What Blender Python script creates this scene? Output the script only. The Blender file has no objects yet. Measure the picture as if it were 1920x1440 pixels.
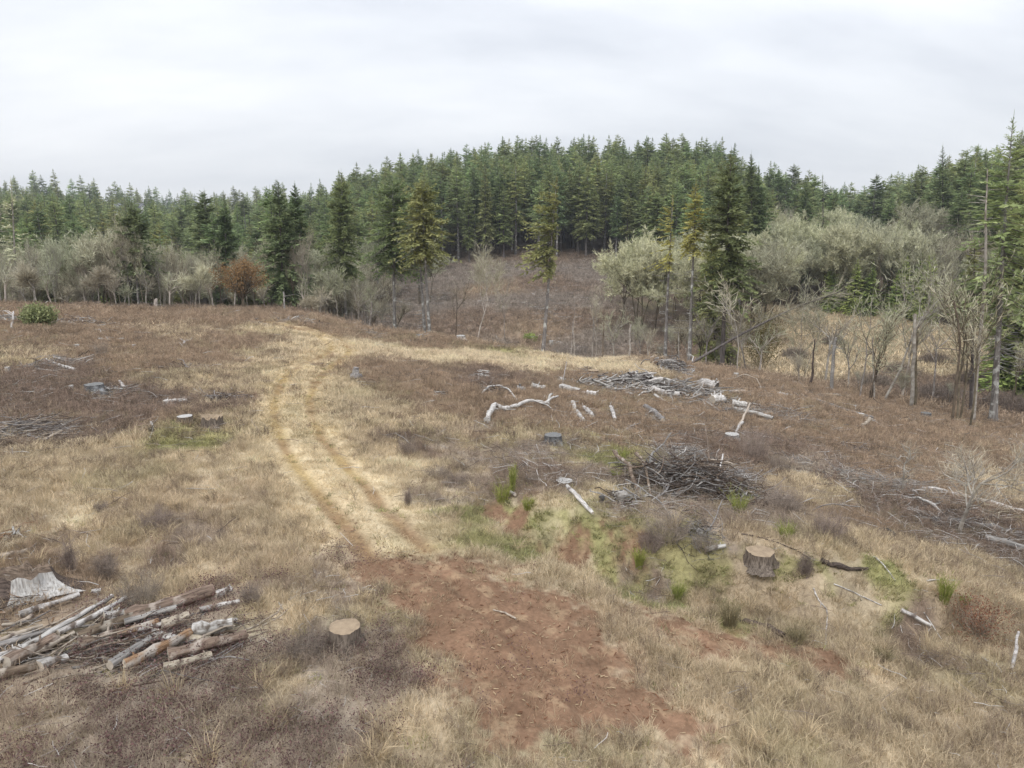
import bpy, math, random
import numpy as np
from mathutils import Vector, Matrix

SC = bpy.context.scene
COL = SC.collection
R = math.radians
# ------------------------------------------------------------------ camera, sky, sun, exposure
F = 1297.0; PITCH = R(12.0); CAMZ = 9.0
cam = bpy.data.cameras.new('camera'); cam_o = bpy.data.objects.new('camera', cam); COL.objects.link(cam_o)
cam_o.location = (0, 0, CAMZ); cam_o.rotation_euler = (R(90) - PITCH, 0, 0)
cam.sensor_width = 36.0; cam.sensor_fit = 'HORIZONTAL'; cam.lens = F / 1920 * 36.0
cam.clip_start = 0.1; cam.clip_end = 9000
SC.camera = cam_o
SUN_EL, SUN_AZ = R(48), R(205)      # behind the camera, slightly left
w = bpy.data.worlds.new('World'); SC.world = w; w.use_nodes = True
nt = w.node_tree; nt.nodes.clear(); N = nt.nodes.new; L = nt.links.new
out = N('ShaderNodeOutputWorld'); bg = N('ShaderNodeBackground'); L(bg.outputs[0], out.inputs[0])
sky = N('ShaderNodeTexSky'); sky.sky_type = 'NISHITA'; sky.sun_disc = False
sky.sun_elevation = SUN_EL; sky.sun_rotation = SUN_AZ; sky.air_density = 1.2; sky.dust_density = 2.0
tc = N('ShaderNodeTexCoord'); sep = N('ShaderNodeSeparateXYZ'); L(tc.outputs['Generated'], sep.inputs[0])
def M(op, a, b=None, c=None, tree=None):
    m = (tree or nt).nodes.new('ShaderNodeMath'); m.operation = op
    for i, v in enumerate((a, b, c)):
        if v is None: continue
        if isinstance(v, (int, float)): m.inputs[i].default_value = v
        else: (tree or nt).links.new(v, m.inputs[i])
    return m.outputs[0]
zc = M('ADD', M('MAXIMUM', sep.outputs[2], 0.0), 0.34)
cx = M('DIVIDE', sep.outputs[0], zc); cy = M('DIVIDE', sep.outputs[1], zc)
cmb = N('ShaderNodeCombineXYZ'); L(M('MULTIPLY_ADD', cx, 0.55, M('MULTIPLY', cy, -0.25)), cmb.inputs[0]); L(M('MULTIPLY', cy, 1.2), cmb.inputs[1])
n1 = N('ShaderNodeTexNoise'); L(cmb.outputs[0], n1.inputs['Vector'])
n1.inputs['Scale'].default_value = 1.15; n1.inputs['Detail'].default_value = 7; n1.inputs['Roughness'].default_value = 0.52; n1.inputs['Distortion'].default_value = 0.0
cr = N('ShaderNodeValToRGB'); L(n1.outputs['Fac'], cr.inputs[0])
cr.color_ramp.elements[0].position = 0.33; cr.color_ramp.elements[0].color = (0.50, 0.525, 0.575, 1)
cr.color_ramp.elements[1].position = 0.68; cr.color_ramp.elements[1].color = (0.80, 0.81, 0.83, 1)
e = cr.color_ramp.elements.new(0.5); e.color = (0.66, 0.68, 0.715, 1)
# overcast dome: brighter towards the zenith, as real overcast skies are
el = M('MAXIMUM', sep.outputs[2], 0.0)
gain = M('MULTIPLY_ADD', M('SMOOTH_MIN', el, 1.0, 0.2), 1.30, 0.88)
sc_ = N('ShaderNodeVectorMath'); sc_.operation = 'SCALE'; L(cr.outputs[0], sc_.inputs[0]); L(gain, sc_.inputs[3])
sk2 = N('ShaderNodeVectorMath'); sk2.operation = 'SCALE'; L(sky.outputs[0], sk2.inputs[0]); sk2.inputs[3].default_value = 0.10
mx = N('ShaderNodeMix'); mx.data_type = 'RGBA'; mx.inputs[0].default_value = 0.93
L(sk2.outputs[0], mx.inputs[6]); L(sc_.outputs[0], mx.inputs[7]); L(mx.outputs[2], bg.inputs[0]); bg.inputs[1].default_value = 1.0
sl = bpy.data.lights.new('sun', 'SUN'); sl.energy = 1.0; sl.angle = R(14); sl.color = (1.0, 0.96, 0.90)
so = bpy.data.objects.new('sun', sl); COL.objects.link(so)
sd = Vector((math.sin(SUN_AZ) * math.cos(SUN_EL), math.cos(SUN_AZ) * math.cos(SUN_EL), math.sin(SUN_EL)))
so.rotation_euler = sd.to_track_quat('Z', 'Y').to_euler(); so.location = sd * 50
SC.view_settings.view_transform = 'Standard'; SC.view_settings.look = 'None'; SC.view_settings.gamma = 1.0
SC.view_settings.exposure = 0.38
SC.cycles.max_bounces = 5; SC.cycles.diffuse_bounces = 3; SC.cycles.glossy_bounces = 1; SC.cycles.transmission_bounces = 1
SC.cycles.volume_bounces = 0; SC.cycles.transparent_max_bounces = 4
SC.cycles.use_denoising = True; SC.cycles.use_adaptive_sampling = True; SC.cycles.adaptive_threshold = 0.01
SC.cycles.denoiser = 'OPENIMAGEDENOISE'; SC.cycles.denoising_input_passes = 'RGB_ALBEDO_NORMAL'; SC.cycles.denoising_prefilter = 'ACCURATE'
SC.render.threads_mode = 'AUTO'

# ------------------------------------------------------------------ numeric helpers
_rs = np.random.RandomState(7); _LAT = _rs.rand(256, 256)
def vnoise(x, y):
    xi = np.floor(x).astype(int); yi = np.floor(y).astype(int); fx = x - xi; fy = y - yi
    fx = fx * fx * (3 - 2 * fx); fy = fy * fy * (3 - 2 * fy)
    a = _LAT[xi & 255, yi & 255]; b = _LAT[(xi + 1) & 255, yi & 255]; c = _LAT[xi & 255, (yi + 1) & 255]; d = _LAT[(xi + 1) & 255, (yi + 1) & 255]
    return (a * (1 - fx) + b * fx) * (1 - fy) + (c * (1 - fx) + d * fx) * fy
def fbm(x, y, o=4):
    s = 0; a = 1; t = 0
    for i in range(o):
        s = s + a * vnoise(x + 17.3 * i, y + 9.1 * i); t += a; a *= 0.5; x = x * 2.03; y = y * 2.03
    return s / t
def sstep(a, b, x):
    t = np.clip((x - a) / (b - a), 0, 1); return t * t * (3 - 2 * t)
def softplus(x, k=6.0): return k * np.logaddexp(0, x / k)

# ------------------------------------------------------------------ terrain
COLS = np.array([-2600, -600, 0, 300, 550, 700, 800, 1000, 1300, 1430, 1560, 1750, 1920, 2600, 4600], float)
ROWS = np.array([60, 90, 110, 140, 180, 220, 280, 350, 450, 600, 750, 1200, 4000], float)
TAB = np.array([
 [1, 0, -4, -6, -6, -6, -4, 0, 6, 18, 25, 30, 40],
 [1, 0, -4, -6, -6, -6, -4, 0, 6, 19, 27, 30, 40],
 [1, -1, -5, -8, -8, -8, -6, -3, 4, 19, 29, 29, 34],
 [0, -2, -6, -8, -9, -9, -8, -5, 2, 15, 23, 23, 26],
 [-1, -3, -6, -8, -9, -9, -8, -5, 2, 16, 24, 24, 30],
 [-2, -5, -8, -6, -4, -2, 4, 12, 15, 15, 19, 22, 30],
 [-3, -6, -8.5, -6, -3, 2, 9, 18, 21, 18, 16, 20, 30],
 [-5, -8, -8.6, -5.5, -1, 4, 14, 24.5, 26, 20, 16, 20, 30],
 [-7, -8.5, -9, -8, -4, 2, 13, 23.5, 24, 18, 16, 20, 30],
 [-7, -8.5, -9, -9, -7, -3, 4, 9, 9, 8, 16, 20, 30],
 [-7, -8.5, -9, -9, -8, -6, -4, -2, 2, 14, 26, 24, 30],
 [-6.5, -8, -9, -9.2, -8, -3, 5, 8, 10, 26, 42, 38, 40],
 [-6, -7.5, -8.5, -9, -6, 0, 7, 11, 14, 32, 50, 46, 50],
 [-6.5, -8, -9, -8, -4, 2, 8, 12, 16, 34, 50, 50, 50],
 [-6.5, -8, -9, -8, -4, 2, 8, 12, 16, 34, 50, 50, 50]], float)
EDGE_U = np.array([-600, 0, 300, 500, 700, 900, 1100, 1400, 1600, 1800, 1920, 2600], float)
EDGE_R = np.array([92, 90, 88, 86, 79, 73, 71, 68, 65, 64, 63, 60], float)
def uaz(x, y):
    az = np.arctan2(x, y); az = np.clip(az, -1.25, 1.25); return 960 + F * np.tan(az)
def far(x, y):
    r = np.hypot(x, y); u = np.clip(uaz(x, y), -2599, 4599)
    ci = np.clip(np.searchsorted(COLS, u) - 1, 0, len(COLS) - 2); ct = (u - COLS[ci]) / (COLS[ci + 1] - COLS[ci]); ct = ct * ct * (3 - 2 * ct)
    rr = np.clip(r, 60.01, 3999); ri = np.clip(np.searchsorted(ROWS, rr) - 1, 0, len(ROWS) - 2)
    rt = (rr - ROWS[ri]) / (ROWS[ri + 1] - ROWS[ri])
    # catmull-rom in r keeps hillsides smooth
    def row(k): k = np.clip(k, 0, len(ROWS) - 1); return TAB[ci, k] * (1 - ct) + TAB[ci + 1, k] * ct
    p0, p1, p2, p3 = row(ri - 1), row(ri), row(ri + 1), row(ri + 2)
    m1 = (p2 - p0) / 2; m2 = (p3 - p1) / 2
    t2 = rt * rt; t3 = t2 * rt
    return (2 * t3 - 3 * t2 + 1) * p1 + (t3 - 2 * t2 + rt) * m1 + (-2 * t3 + 3 * t2) * p2 + (t3 - t2) * m2
def edge_r(x, y): return np.interp(uaz(x, y), EDGE_U, EDGE_R)
BANK = None; RUTS = []
def polydist(x, y, P):
    d = np.full(np.shape(x), 1e9)
    for i in range(len(P) - 1):
        ax, ay = P[i]; bx, by = P[i + 1]; vx, vy = bx - ax, by - ay
        t = np.clip(((x - ax) * vx + (y - ay) * vy) / (vx * vx + vy * vy + 1e-9), 0, 1)
        d = np.minimum(d, np.hypot(x - ax - t * vx, y - ay - t * vy))
    return d
def T(x, y, micro=True):
    x = np.asarray(x, float); y = np.asarray(y, float)
    s = x + 0.3 * (y - 20)
    z = -0.135 * softplus(s - 1) + 0.045 * softplus(-s - 6)
    z = z + 0.135 * softplus(np.array(-1.0))
    r = np.hypot(x, y)
    ua = uaz(x, y); z = z - 1.5 * sstep(38, 74, r) * sstep(540, 720, ua) * (1 - sstep(1080, 1220, ua))
    wf = sstep(0, 26, r - edge_r(x, y)); z = z * (1 - wf) + far(x, y) * wf
    if BANK is not None:
        yb = np.interp(x, BANK[:, 0], BANK[:, 1]); q = y - yb
        win = sstep(-1.5, 1.5, x) * (1 - sstep(9, 16, x))
        z = z + 0.95 * sstep(-1.3, 0.7, q) * np.exp(-np.maximum(q - 2, 0) / 9) * win
        z = z - 0.30 * np.exp(-((q + 1.6) / 0.9) ** 2) * win
    z = z + (fbm(x / 14, y / 14, 3) - 0.5) * 1.0 * sstep(6, 30, r)
    z = z + (fbm(x / 60 + 5, y / 60, 3) - 0.5) * 5.0 * sstep(120, 300, r)
    if micro:
        z = z + (fbm(x / 2.2, y / 2.2, 3) - 0.5) * 0.30 * (1 - sstep(60, 300, r) * 0)
        for P, wd, dp in RUTS:
            m = (np.abs(x) < 45) & (y < 95)
            if m.any():
                dd = polydist(x[m], y[m], P) if x.ndim else polydist(x, y, P)
                k = dp * np.exp(-(dd / wd) ** 2) - 0.35 * dp * np.exp(-((dd - 2.2 * wd) / wd) ** 2)
                if x.ndim: z[m] = z[m] - k
                else: z = z - k
    return z
CP, SP = math.cos(PITCH), math.sin(PITCH)
def ray(u, v):
    a = (u - 960) / F; b = -(v - 720) / F
    return np.array([a, CP + b * SP, -SP + b * CP])
def project(x, y, z):
    z = z - CAMZ; f = y * CP - z * SP; up = y * SP + z * CP
    f = np.where(np.abs(f) < 1e-6, 1e-6, f)
    return 960 + F * x / f, 720 - F * up / f
_TS = np.geomspace(6, 1500, 900)
def G(u, v):
    """ground point seen at photo pixel (u, v)"""
    d = ray(u, v); X = d[0] * _TS; Y = d[1] * _TS; Z = CAMZ + d[2] * _TS
    below = np.nonzero(Z < T(X, Y))[0]
    if len(below) == 0 or below[0] == 0: t = _TS[-1] if len(below) == 0 else _TS[0]
    else:
        a, b = _TS[below[0] - 1], _TS[below[0]]
        ts = np.linspace(a, b, 24); k = np.nonzero(CAMZ + d[2] * ts < T(d[0] * ts, d[1] * ts))[0]
        t = ts[k[0]] if len(k) else b
    return np.array([d[0] * t, d[1] * t, CAMZ + d[2] * t])
def Gp(pts): return np.array([G(u, v)[:2] for u, v in pts])
def AZ(u, r):
    """ground point at range r in the direction of photo column u (for a point near the horizon)"""
    az = math.atan((u - 960) / F * 0.985)
    for _ in range(4):
        x, y = r * math.sin(az), r * math.cos(az); z = float(T(np.array([x]), np.array([y]))[0]); pu, _v = project(x, y, z); az += (u - pu) / F * 0.9 * math.cos(az) ** 2
    return np.array([x, y, z])
_b = Gp([(880, 925), (930, 950), (1010, 985), (1100, 1020), (1200, 1050), (1330, 1075), (1480, 1100), (1640, 1120)])
BANK = _b[np.argsort(_b[:, 0])]
rutL = Gp([(700, 1050), (650, 990), (600, 930), (560, 880), (533, 838), (516, 795), (512, 755), (530, 712), (568, 684), (612, 664), (622, 650), (605, 635), (560, 618), (505, 606)])
rutR = Gp([(800, 1030), (735, 970), (690, 915), (640, 866), (603, 822), (584, 785), (580, 748), (595, 712), (625, 685), (655, 664), (648, 648), (615, 630), (570, 614)])
dr1 = Gp([(840, 1085), (900, 1140), (960, 1195), (1010, 1240), (1060, 1290), (1120, 1370)]); dr2 = Gp([(740, 1075), (800, 1150), (850, 1210), (900, 1270), (960, 1350)])
RUTS = [(rutL, 0.28, 0.10), (rutR, 0.28, 0.09), (dr1, 0.16, 0.09), (dr2, 0.22, 0.06)]

# ------------------------------------------------------------------ mesh helpers
class MB:
    def __init__(s): s.v = []; s.f = []; s.t = []; s.n = 0; s.m = []
    def add(s, V, Fc, tint=0.5, mat=0):
        V = np.asarray(V, float).reshape(-1, 3); Fc = np.asarray(Fc, int)
        s.v.append(V); s.f.append(Fc + s.n); s.n += len(V)
        s.t.append(np.full(len(V), tint) if np.isscalar(tint) else np.asarray(tint, float)); s.m.append(np.full(len(Fc), mat))
    def mesh(s, name, mats, smooth=False):
        me = bpy.data.meshes.new(name); V = np.concatenate(s.v); TT = np.concatenate(s.t)
        tot = np.concatenate([np.full(len(f), f.shape[1]) for f in s.f]); lv = np.concatenate([f.ravel() for f in s.f]); us = np.zeros(len(V), bool); us[lv] = True
        if not us.all(): nw = np.cumsum(us) - 1; lv = nw[lv]; V = V[us]; TT = TT[us]
        me.vertices.add(len(V)); me.vertices.foreach_set('co', V.ravel())
        me.loops.add(len(lv)); me.loops.foreach_set('vertex_index', lv.astype(np.int32))
        me.polygons.add(len(tot)); st = np.concatenate([[0], np.cumsum(tot)[:-1]])
        me.polygons.foreach_set('loop_start', st.astype(np.int32))
        me.polygons.foreach_set('material_index', np.concatenate(s.m).astype(np.int32))
        if smooth: me.polygons.foreach_set('use_smooth', np.ones(len(tot), bool))
        at = me.attributes.new('tint', 'FLOAT', 'POINT'); at.data.foreach_set('value', TT.astype(np.float32))
        for m in (mats if isinstance(mats, (list, tuple)) else [mats]): me.materials.append(m)
        me.update(calc_edges=True); return me
def frusta(P0, P1, R0, R1, n=4):
    P0 = np.asarray(P0, float); P1 = np.asarray(P1, float); R0 = np.asarray(R0, float); R1 = np.asarray(R1, float); m = len(P0)
    d = P1 - P0; d /= np.linalg.norm(d, axis=1)[:, None] + 1e-9
    ref = np.where(np.abs(d[:, 2:3]) > 0.8, np.array([[1., 0, 0]]), np.array([[0, 0, 1.]]))
    a = np.cross(d, ref); a /= np.linalg.norm(a, axis=1)[:, None] + 1e-9; b = np.cross(d, a)
    an = np.arange(n) * 2 * np.pi / n; c = np.cos(an)[None, :, None]; s = np.sin(an)[None, :, None]
    ring = a[:, None] * c + b[:, None] * s
    V = np.concatenate([P0[:, None] + ring * R0[:, None, None], P1[:, None] + ring * R1[:, None, None]], 1)
    i = np.arange(n); j = (i + 1) % n; q = np.stack([i, j, j + n, i + n], 1)
    Fq = (q[None] + (np.arange(m) * 2 * n)[:, None, None]).reshape(-1, 4)
    return V.reshape(-1, 3), Fq
def tube(pts, rad, n=8, jit=0.0, rng=None, caps=True):
    pts = np.asarray(pts, float); k = len(pts); rad = np.broadcast_to(rad, (k,)).astype(float)
    d = np.gradient(pts, axis=0); d /= np.linalg.norm(d, axis=1)[:, None] + 1e-9
    ref = np.array([0, 0, 1.]) if abs(d[0, 2]) < 0.8 else np.array([1., 0, 0])
    a = np.cross(d, ref); a /= np.linalg.norm(a, axis=1)[:, None] + 1e-9; b = np.cross(d, a)
    an = np.arange(n) * 2 * np.pi / n
    rr = rad[:, None] * np.ones((k, n))
    if jit and rng is not None:
        rr = rr * (1 + jit * (rng.rand(1, n) - 0.5) * 1.2 + jit * (rng.rand(k, n) - 0.5))
    V = pts[:, None] + a[:, None] * (np.cos(an)[None, :, None] * rr[..., None]) + b[:, None] * (np.sin(an)[None, :, None] * rr[..., None])
    V = V.reshape(-1, 3); q = []
    for s in range(k - 1):
        for i in range(n):
            j = (i + 1) % n; q.append((s * n + i, s * n + j, (s + 1) * n + j, (s + 1) * n + i))
    return V, np.array(q)
def add_caps(mb, V, k, n, mat=0, tint=0.5):
    for s, rev in ((0, True), (k - 1, False)):
        ring = V[s * n:(s + 1) * n]; c = ring.mean(0); vv = np.vstack([ring, c])
        f = np.array([(i, (i + 1) % n, n) if not rev else ((i + 1) % n, i, n) for i in range(n)]); mb.add(vv, f, tint, mat)
def leaves(C, D, S, Ln, Wd):
    """diamond leaves: centre-base C, direction D, side S"""
    Ln = np.broadcast_to(Ln, (len(C),))[:, None]; Wd = np.broadcast_to(Wd, (len(C),))[:, None]
    V = np.stack([C, C + D * Ln * 0.45 + S * Wd * 0.5, C + D * Ln, C + D * Ln * 0.45 - S * Wd * 0.5], 1).reshape(-1, 3)
    return V, (np.arange(len(C)) * 4)[:, None] + np.arange(4)[None]
def unit(a): return a / (np.linalg.norm(a, axis=-1, keepdims=True) + 1e-9)

def tag(o, label=None, cat=None, group=None, kind=None):
    if label: o['label'] = label
    if cat: o['category'] = cat
    if group: o['group'] = group
    if kind: o['kind'] = kind
    return o
def mobj(name, me, parent=None, loc=None):
    o = bpy.data.objects.new(name, me); COL.objects.link(o)
    if parent: o.parent = parent
    if loc is not None: o.location = loc
    return o
def empty(name, loc, rz=0.0):
    o = bpy.data.objects.new(name, None); COL.objects.link(o); o.location = loc; o.rotation_euler = (0, 0, rz); o.empty_display_size = 0.3
    return o
def copy_tree(o, parent=None):
    c = o.copy(); COL.objects.link(c)
    if parent: c.parent = parent
    for ch in KIDS.get(o.name, ()): copy_tree(ch, c)
    return c
KIDS = {}

# ------------------------------------------------------------------ materials
def mat(name, col=(0.3, 0.3, 0.3), col2=None, scale=8.0, detail=4, rough=0.9, tint=0.0, rnd=0.0, stretch=None, bump=0.0, attr=None, spec=0.15, ramp=(0.35, 0.65), trans=0.0, col3=None, c3pos=(0.55, 0.7), c3scale=3.0, inst=False):
    m = bpy.data.materials.new(name); m.use_nodes = True; t = m.node_tree; nn = t.nodes.new; ll = t.links.new
    b = t.nodes['Principled BSDF']; b.inputs['Roughness'].default_value = rough; b.inputs['Specular IOR Level'].default_value = spec
    tcn = nn('ShaderNodeTexCoord'); vec = tcn.outputs['Object']
    if stretch:
        mp = nn('ShaderNodeMapping'); ll(vec, mp.inputs[0]); mp.inputs['Scale'].default_value = stretch; vec = mp.outputs[0]
    no = nn('ShaderNodeTexNoise'); ll(vec, no.inputs['Vector']); no.inputs['Scale'].default_value = scale; no.inputs['Detail'].default_value = detail; no.inputs['Roughness'].default_value = 0.6
    rp = nn('ShaderNodeMapRange'); ll(no.outputs['Fac'], rp.inputs[0]); rp.inputs[1].default_value = ramp[0]; rp.inputs[2].default_value = ramp[1]
    mixc = nn('ShaderNodeMix'); mixc.data_type = 'RGBA'; ll(rp.outputs[0], mixc.inputs[0])
    mixc.inputs[6].default_value = (*col, 1); mixc.inputs[7].default_value = (*(col2 or col), 1); c = mixc.outputs[2]
    if col3:
        n3 = nn('ShaderNodeTexNoise'); ll(tcn.outputs['Object'], n3.inputs['Vector']); n3.inputs['Scale'].default_value = c3scale; n3.inputs['Detail'].default_value = 5
        r3 = nn('ShaderNodeMapRange'); ll(n3.outputs['Fac'], r3.inputs[0]); r3.inputs[1].default_value = c3pos[0]; r3.inputs[2].default_value = c3pos[1]
        m3 = nn('ShaderNodeMix'); m3.data_type = 'RGBA'; ll(r3.outputs[0], m3.inputs[0]); ll(c, m3.inputs[6]); m3.inputs[7].default_value = (*col3, 1); c = m3.outputs[2]
    val = None
    if tint:
        a = nn('ShaderNodeAttribute'); a.attribute_name = 'tint'; val = M('MULTIPLY_ADD', a.outputs['Fac'], tint, 1 - tint / 2, tree=t)
    if rnd:
        oi = nn('ShaderNodeObjectInfo'); v2 = M('MULTIPLY_ADD', oi.outputs['Random'], rnd, 1 - rnd / 2, tree=t)
        val = v2 if val is None else M('MULTIPLY', val, v2, tree=t)
        hs = nn('ShaderNodeHueSaturation'); ll(c, hs.inputs['Color']); ll(M('MULTIPLY_ADD', M('FRACT', M('MULTIPLY', oi.outputs['Random'], 7.31, tree=t), tree=t), rnd * 0.10, 0.5 - rnd * 0.05, tree=t), hs.inputs['Hue']); c = hs.outputs[0]
    if inst:
        a = nn('ShaderNodeAttribute'); a.attribute_type = 'INSTANCER'; a.attribute_name = 'tcol'
        mm = nn('ShaderNodeMix'); mm.data_type = 'RGBA'; mm.blend_type = 'MULTIPLY'; mm.inputs[0].default_value = 1.0; ll(c, mm.inputs[6]); ll(a.outputs['Color'], mm.inputs[7]); c = mm.outputs[2]
    if val is not None:
        vs = nn('ShaderNodeVectorMath'); vs.operation = 'SCALE'; ll(c, vs.inputs[0]); ll(val, vs.inputs[3]); c = vs.outputs[0]
    ll(c, b.inputs['Base Color'])
    if bump:
        bp = nn('ShaderNodeBump'); bp.inputs['Strength'].default_value = bump; bp.inputs['Distance'].default_value = 0.03; ll(no.outputs['Fac'], bp.inputs['Height']); ll(bp.outputs[0], b.inputs['Normal'])
    if trans:
        tr = nn('ShaderNodeBsdfTranslucent'); ll(c, tr.inputs[0]); ms = nn('ShaderNodeMixShader'); ms.inputs[0].default_value = trans
        ll(b.outputs[0], ms.inputs[1]); ll(tr.outputs[0], ms.inputs[2]); ll(ms.outputs[0], t.nodes['Material Output'].inputs[0])
    return m
def ringmat(name, c1, c2, direction, sc=20.0):
    m = bpy.data.materials.new(name); m.use_nodes = True; t = m.node_tree; nn = t.nodes.new; ll = t.links.new
    b = t.nodes['Principled BSDF']; b.inputs['Roughness'].default_value = 0.9; b.inputs['Specular IOR Level'].default_value = 0.1
    tcn = nn('ShaderNodeTexCoord'); wv = nn('ShaderNodeTexWave'); wv.wave_type = 'RINGS'; wv.rings_direction = direction
    ll(tcn.outputs['Object'], wv.inputs['Vector']); wv.inputs['Scale'].default_value = sc; wv.inputs['Distortion'].default_value = 2.5; wv.inputs['Detail'].default_value = 3
    no = nn('ShaderNodeTexNoise'); ll(tcn.outputs['Object'], no.inputs['Vector']); no.inputs['Scale'].default_value = 7; no.inputs['Detail'].default_value = 6
    f = M('MULTIPLY_ADD', wv.outputs['Fac'], 0.75, M('MULTIPLY', M('SUBTRACT', no.outputs['Fac'], 0.25, tree=t), 1.2, tree=t), tree=t)
    mm = nn('ShaderNodeMix'); mm.data_type = 'RGBA'; ll(f, mm.inputs[0]); mm.inputs[6].default_value = (*c1, 1); mm.inputs[7].default_value = (*c2, 1); ll(mm.outputs[2], b.inputs[0])
    return m
MT = {}
MT['white'] = mat('weathered_white_wood', (0.27, 0.25, 0.23), (0.60, 0.58, 0.55), 6, stretch=(0.25, 3, 3), bump=0.5, tint=0.3, rnd=0.25, col3=(0.14, 0.115, 0.095), c3pos=(0.52, 0.66), c3scale=5)
MT['bleach'] = mat('sun_bleached_wood', (0.28, 0.26, 0.24), (0.64, 0.615, 0.585), 6, stretch=(0.25, 3, 3), bump=0.5, tint=0.35, rnd=0.3, col3=(0.2, 0.17, 0.15), c3pos=(0.56, 0.68), c3scale=5)
MT['pale'] = mat('pale_tan_wood', (0.27, 0.22, 0.17), (0.50, 0.44, 0.36), 6, stretch=(0.25, 3, 3), bump=0.5, tint=0.3, rnd=0.25, col3=(0.14, 0.11, 0.09), c3pos=(0.56, 0.72), c3scale=5)
MT['grey'] = mat('grey_weathered_wood', (0.13, 0.12, 0.115), (0.34, 0.32, 0.30), 7, stretch=(0.25, 3, 3), bump=0.6, tint=0.4, rnd=0.3)
MT['brown'] = mat('brown_rotting_bark', (0.075, 0.055, 0.042), (0.24, 0.18, 0.135), 7, stretch=(0.3, 3, 3), bump=0.8, tint=0.4, rnd=0.2, col3=(0.36, 0.31, 0.26), c3pos=(0.57, 0.68), c3scale=3)
MT['orange'] = mat('split_orange_wood', (0.15, 0.085, 0.05), (0.34, 0.22, 0.13), 8, stretch=(0.25, 4, 4), bump=0.6, tint=0.3, col3=(0.36, 0.32, 0.28), c3pos=(0.5, 0.62), c3scale=3)
MT['dark'] = mat('dark_wet_bark', (0.035, 0.028, 0.024), (0.13, 0.10, 0.085), 9, stretch=(0.4, 3, 3), bump=0.8, tint=0.4, rnd=0.2)
MT['char'] = mat('charcoal_blue_bark', (0.06, 0.06, 0.062), (0.16, 0.16, 0.162), 8, bump=0.8, tint=0.3, col3=(0.3, 0.31, 0.32), c3pos=(0.56, 0.66))
MT['endX'] = ringmat('cut_end_wood', (0.30, 0.24, 0.18), (0.52, 0.47, 0.40), 'X')
MT['endDark'] = ringmat('dark_cut_end', (0.05, 0.045, 0.04), (0.22, 0.2, 0.18), 'X')
MT['topTan'] = ringmat('stump_top_tan', (0.12, 0.09, 0.065), (0.40, 0.31, 0.215), 'Z')
MT['topGrey'] = ringmat('stump_top_grey', (0.20, 0.19, 0.18), (0.52, 0.51, 0.49), 'Z')
MT['topDark'] = ringmat('stump_top_dark', (0.07, 0.07, 0.07), (0.23, 0.23, 0.225), 'Z')
MT['stumpbark'] = mat('stump_bark', (0.07, 0.055, 0.045), (0.23, 0.19, 0.155), 6, stretch=(4, 4, 0.6), bump=1.0, tint=0.3)
MT['fir'] = mat('fir_needles', (0.200, 0.255, 0.115), (0.350, 0.395, 0.185), 0.35, tint=0.75, rnd=0.55, trans=0.35)
MT['firmid'] = mat('mid_green_needles', (0.23, 0.265, 0.11), (0.39, 0.415, 0.19), 0.35, tint=0.7, rnd=0.4, trans=0.35)
MT['firdark'] = mat('dark_fir_needles', (0.155, 0.210, 0.105), (0.270, 0.325, 0.155), 0.4, tint=0.7, rnd=0.35, trans=0.25)
MT['firolive'] = mat('olive_fir_needles', (0.23, 0.255, 0.10), (0.40, 0.40, 0.17), 0.4, tint=0.6, rnd=0.3, trans=0.25)
MT['firgold'] = mat('golden_fir_needles', (0.31, 0.285, 0.09), (0.50, 0.46, 0.17), 0.5, tint=0.5, rnd=0.2, trans=0.25)
MT['firbright'] = mat('young_green_needles', (0.24, 0.32, 0.10), (0.42, 0.48, 0.17), 0.5, tint=0.7, rnd=0.3, trans=0.25)
MT['trunk'] = mat('grey_fir_bark', (0.13, 0.115, 0.105), (0.30, 0.28, 0.265), 3.0, stretch=(2, 2, 0.35), tint=0.3, rnd=0.3, col3=(0.48, 0.48, 0.45), c3pos=(0.54, 0.62), c3scale=1.6)
MT['trunkdark'] = mat('dark_fir_bark', (0.06, 0.052, 0.048), (0.17, 0.15, 0.14), 3.0, stretch=(2, 2, 0.35), tint=0.3, rnd=0.3)
MT['alder'] = mat('alder_bark', (0.20, 0.17, 0.145), (0.42, 0.39, 0.35), 2.5, tint=0.5, rnd=0.35)
MT['brownbark'] = mat('mossy_brown_bark', (0.085, 0.068, 0.048), (0.20, 0.165, 0.12), 2.0, tint=0.4, rnd=0.3)
MT['twig'] = mat('bare_twigs', (0.33, 0.30, 0.215), (0.55, 0.51, 0.385), 0.5, tint=0.7, rnd=0.45)
MT['lichen'] = mat('lichen_twigs', (0.33, 0.325, 0.22), (0.56, 0.56, 0.40), 0.35, tint=0.7, rnd=0.35, trans=0.15)
MT['lichenY'] = mat('yellow_lichen_twigs', (0.42, 0.42, 0.26), (0.70, 0.69, 0.48), 0.7, tint=0.6, rnd=0.2, trans=0.15)
MT['birch'] = mat('pale_birch_bark', (0.36, 0.30, 0.26), (0.62, 0.56, 0.50), 3, tint=0.4, rnd=0.15)
MT['oak'] = mat('rust_oak_leaves', (0.20, 0.12, 0.055), (0.34, 0.22, 0.11), 0.9, tint=0.7, trans=0.2)
MT['bushgreen'] = mat('broad_green_leaves', (0.16, 0.19, 0.08), (0.36, 0.38, 0.19), 3, tint=0.7, trans=0.2)
MT['olivebush'] = mat('olive_bush_leaves', (0.085, 0.075, 0.025), (0.19, 0.16, 0.06), 2, tint=0.8, trans=0.2)
MT['broom'] = mat('broom_stems', (0.19, 0.215, 0.05), (0.34, 0.36, 0.11), 5, tint=0.6, rnd=0.2, trans=0.2)
MT['rush'] = mat('rush_blades', (0.17, 0.14, 0.08), (0.32, 0.28, 0.17), 5, tint=0.7, trans=0.2)
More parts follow.
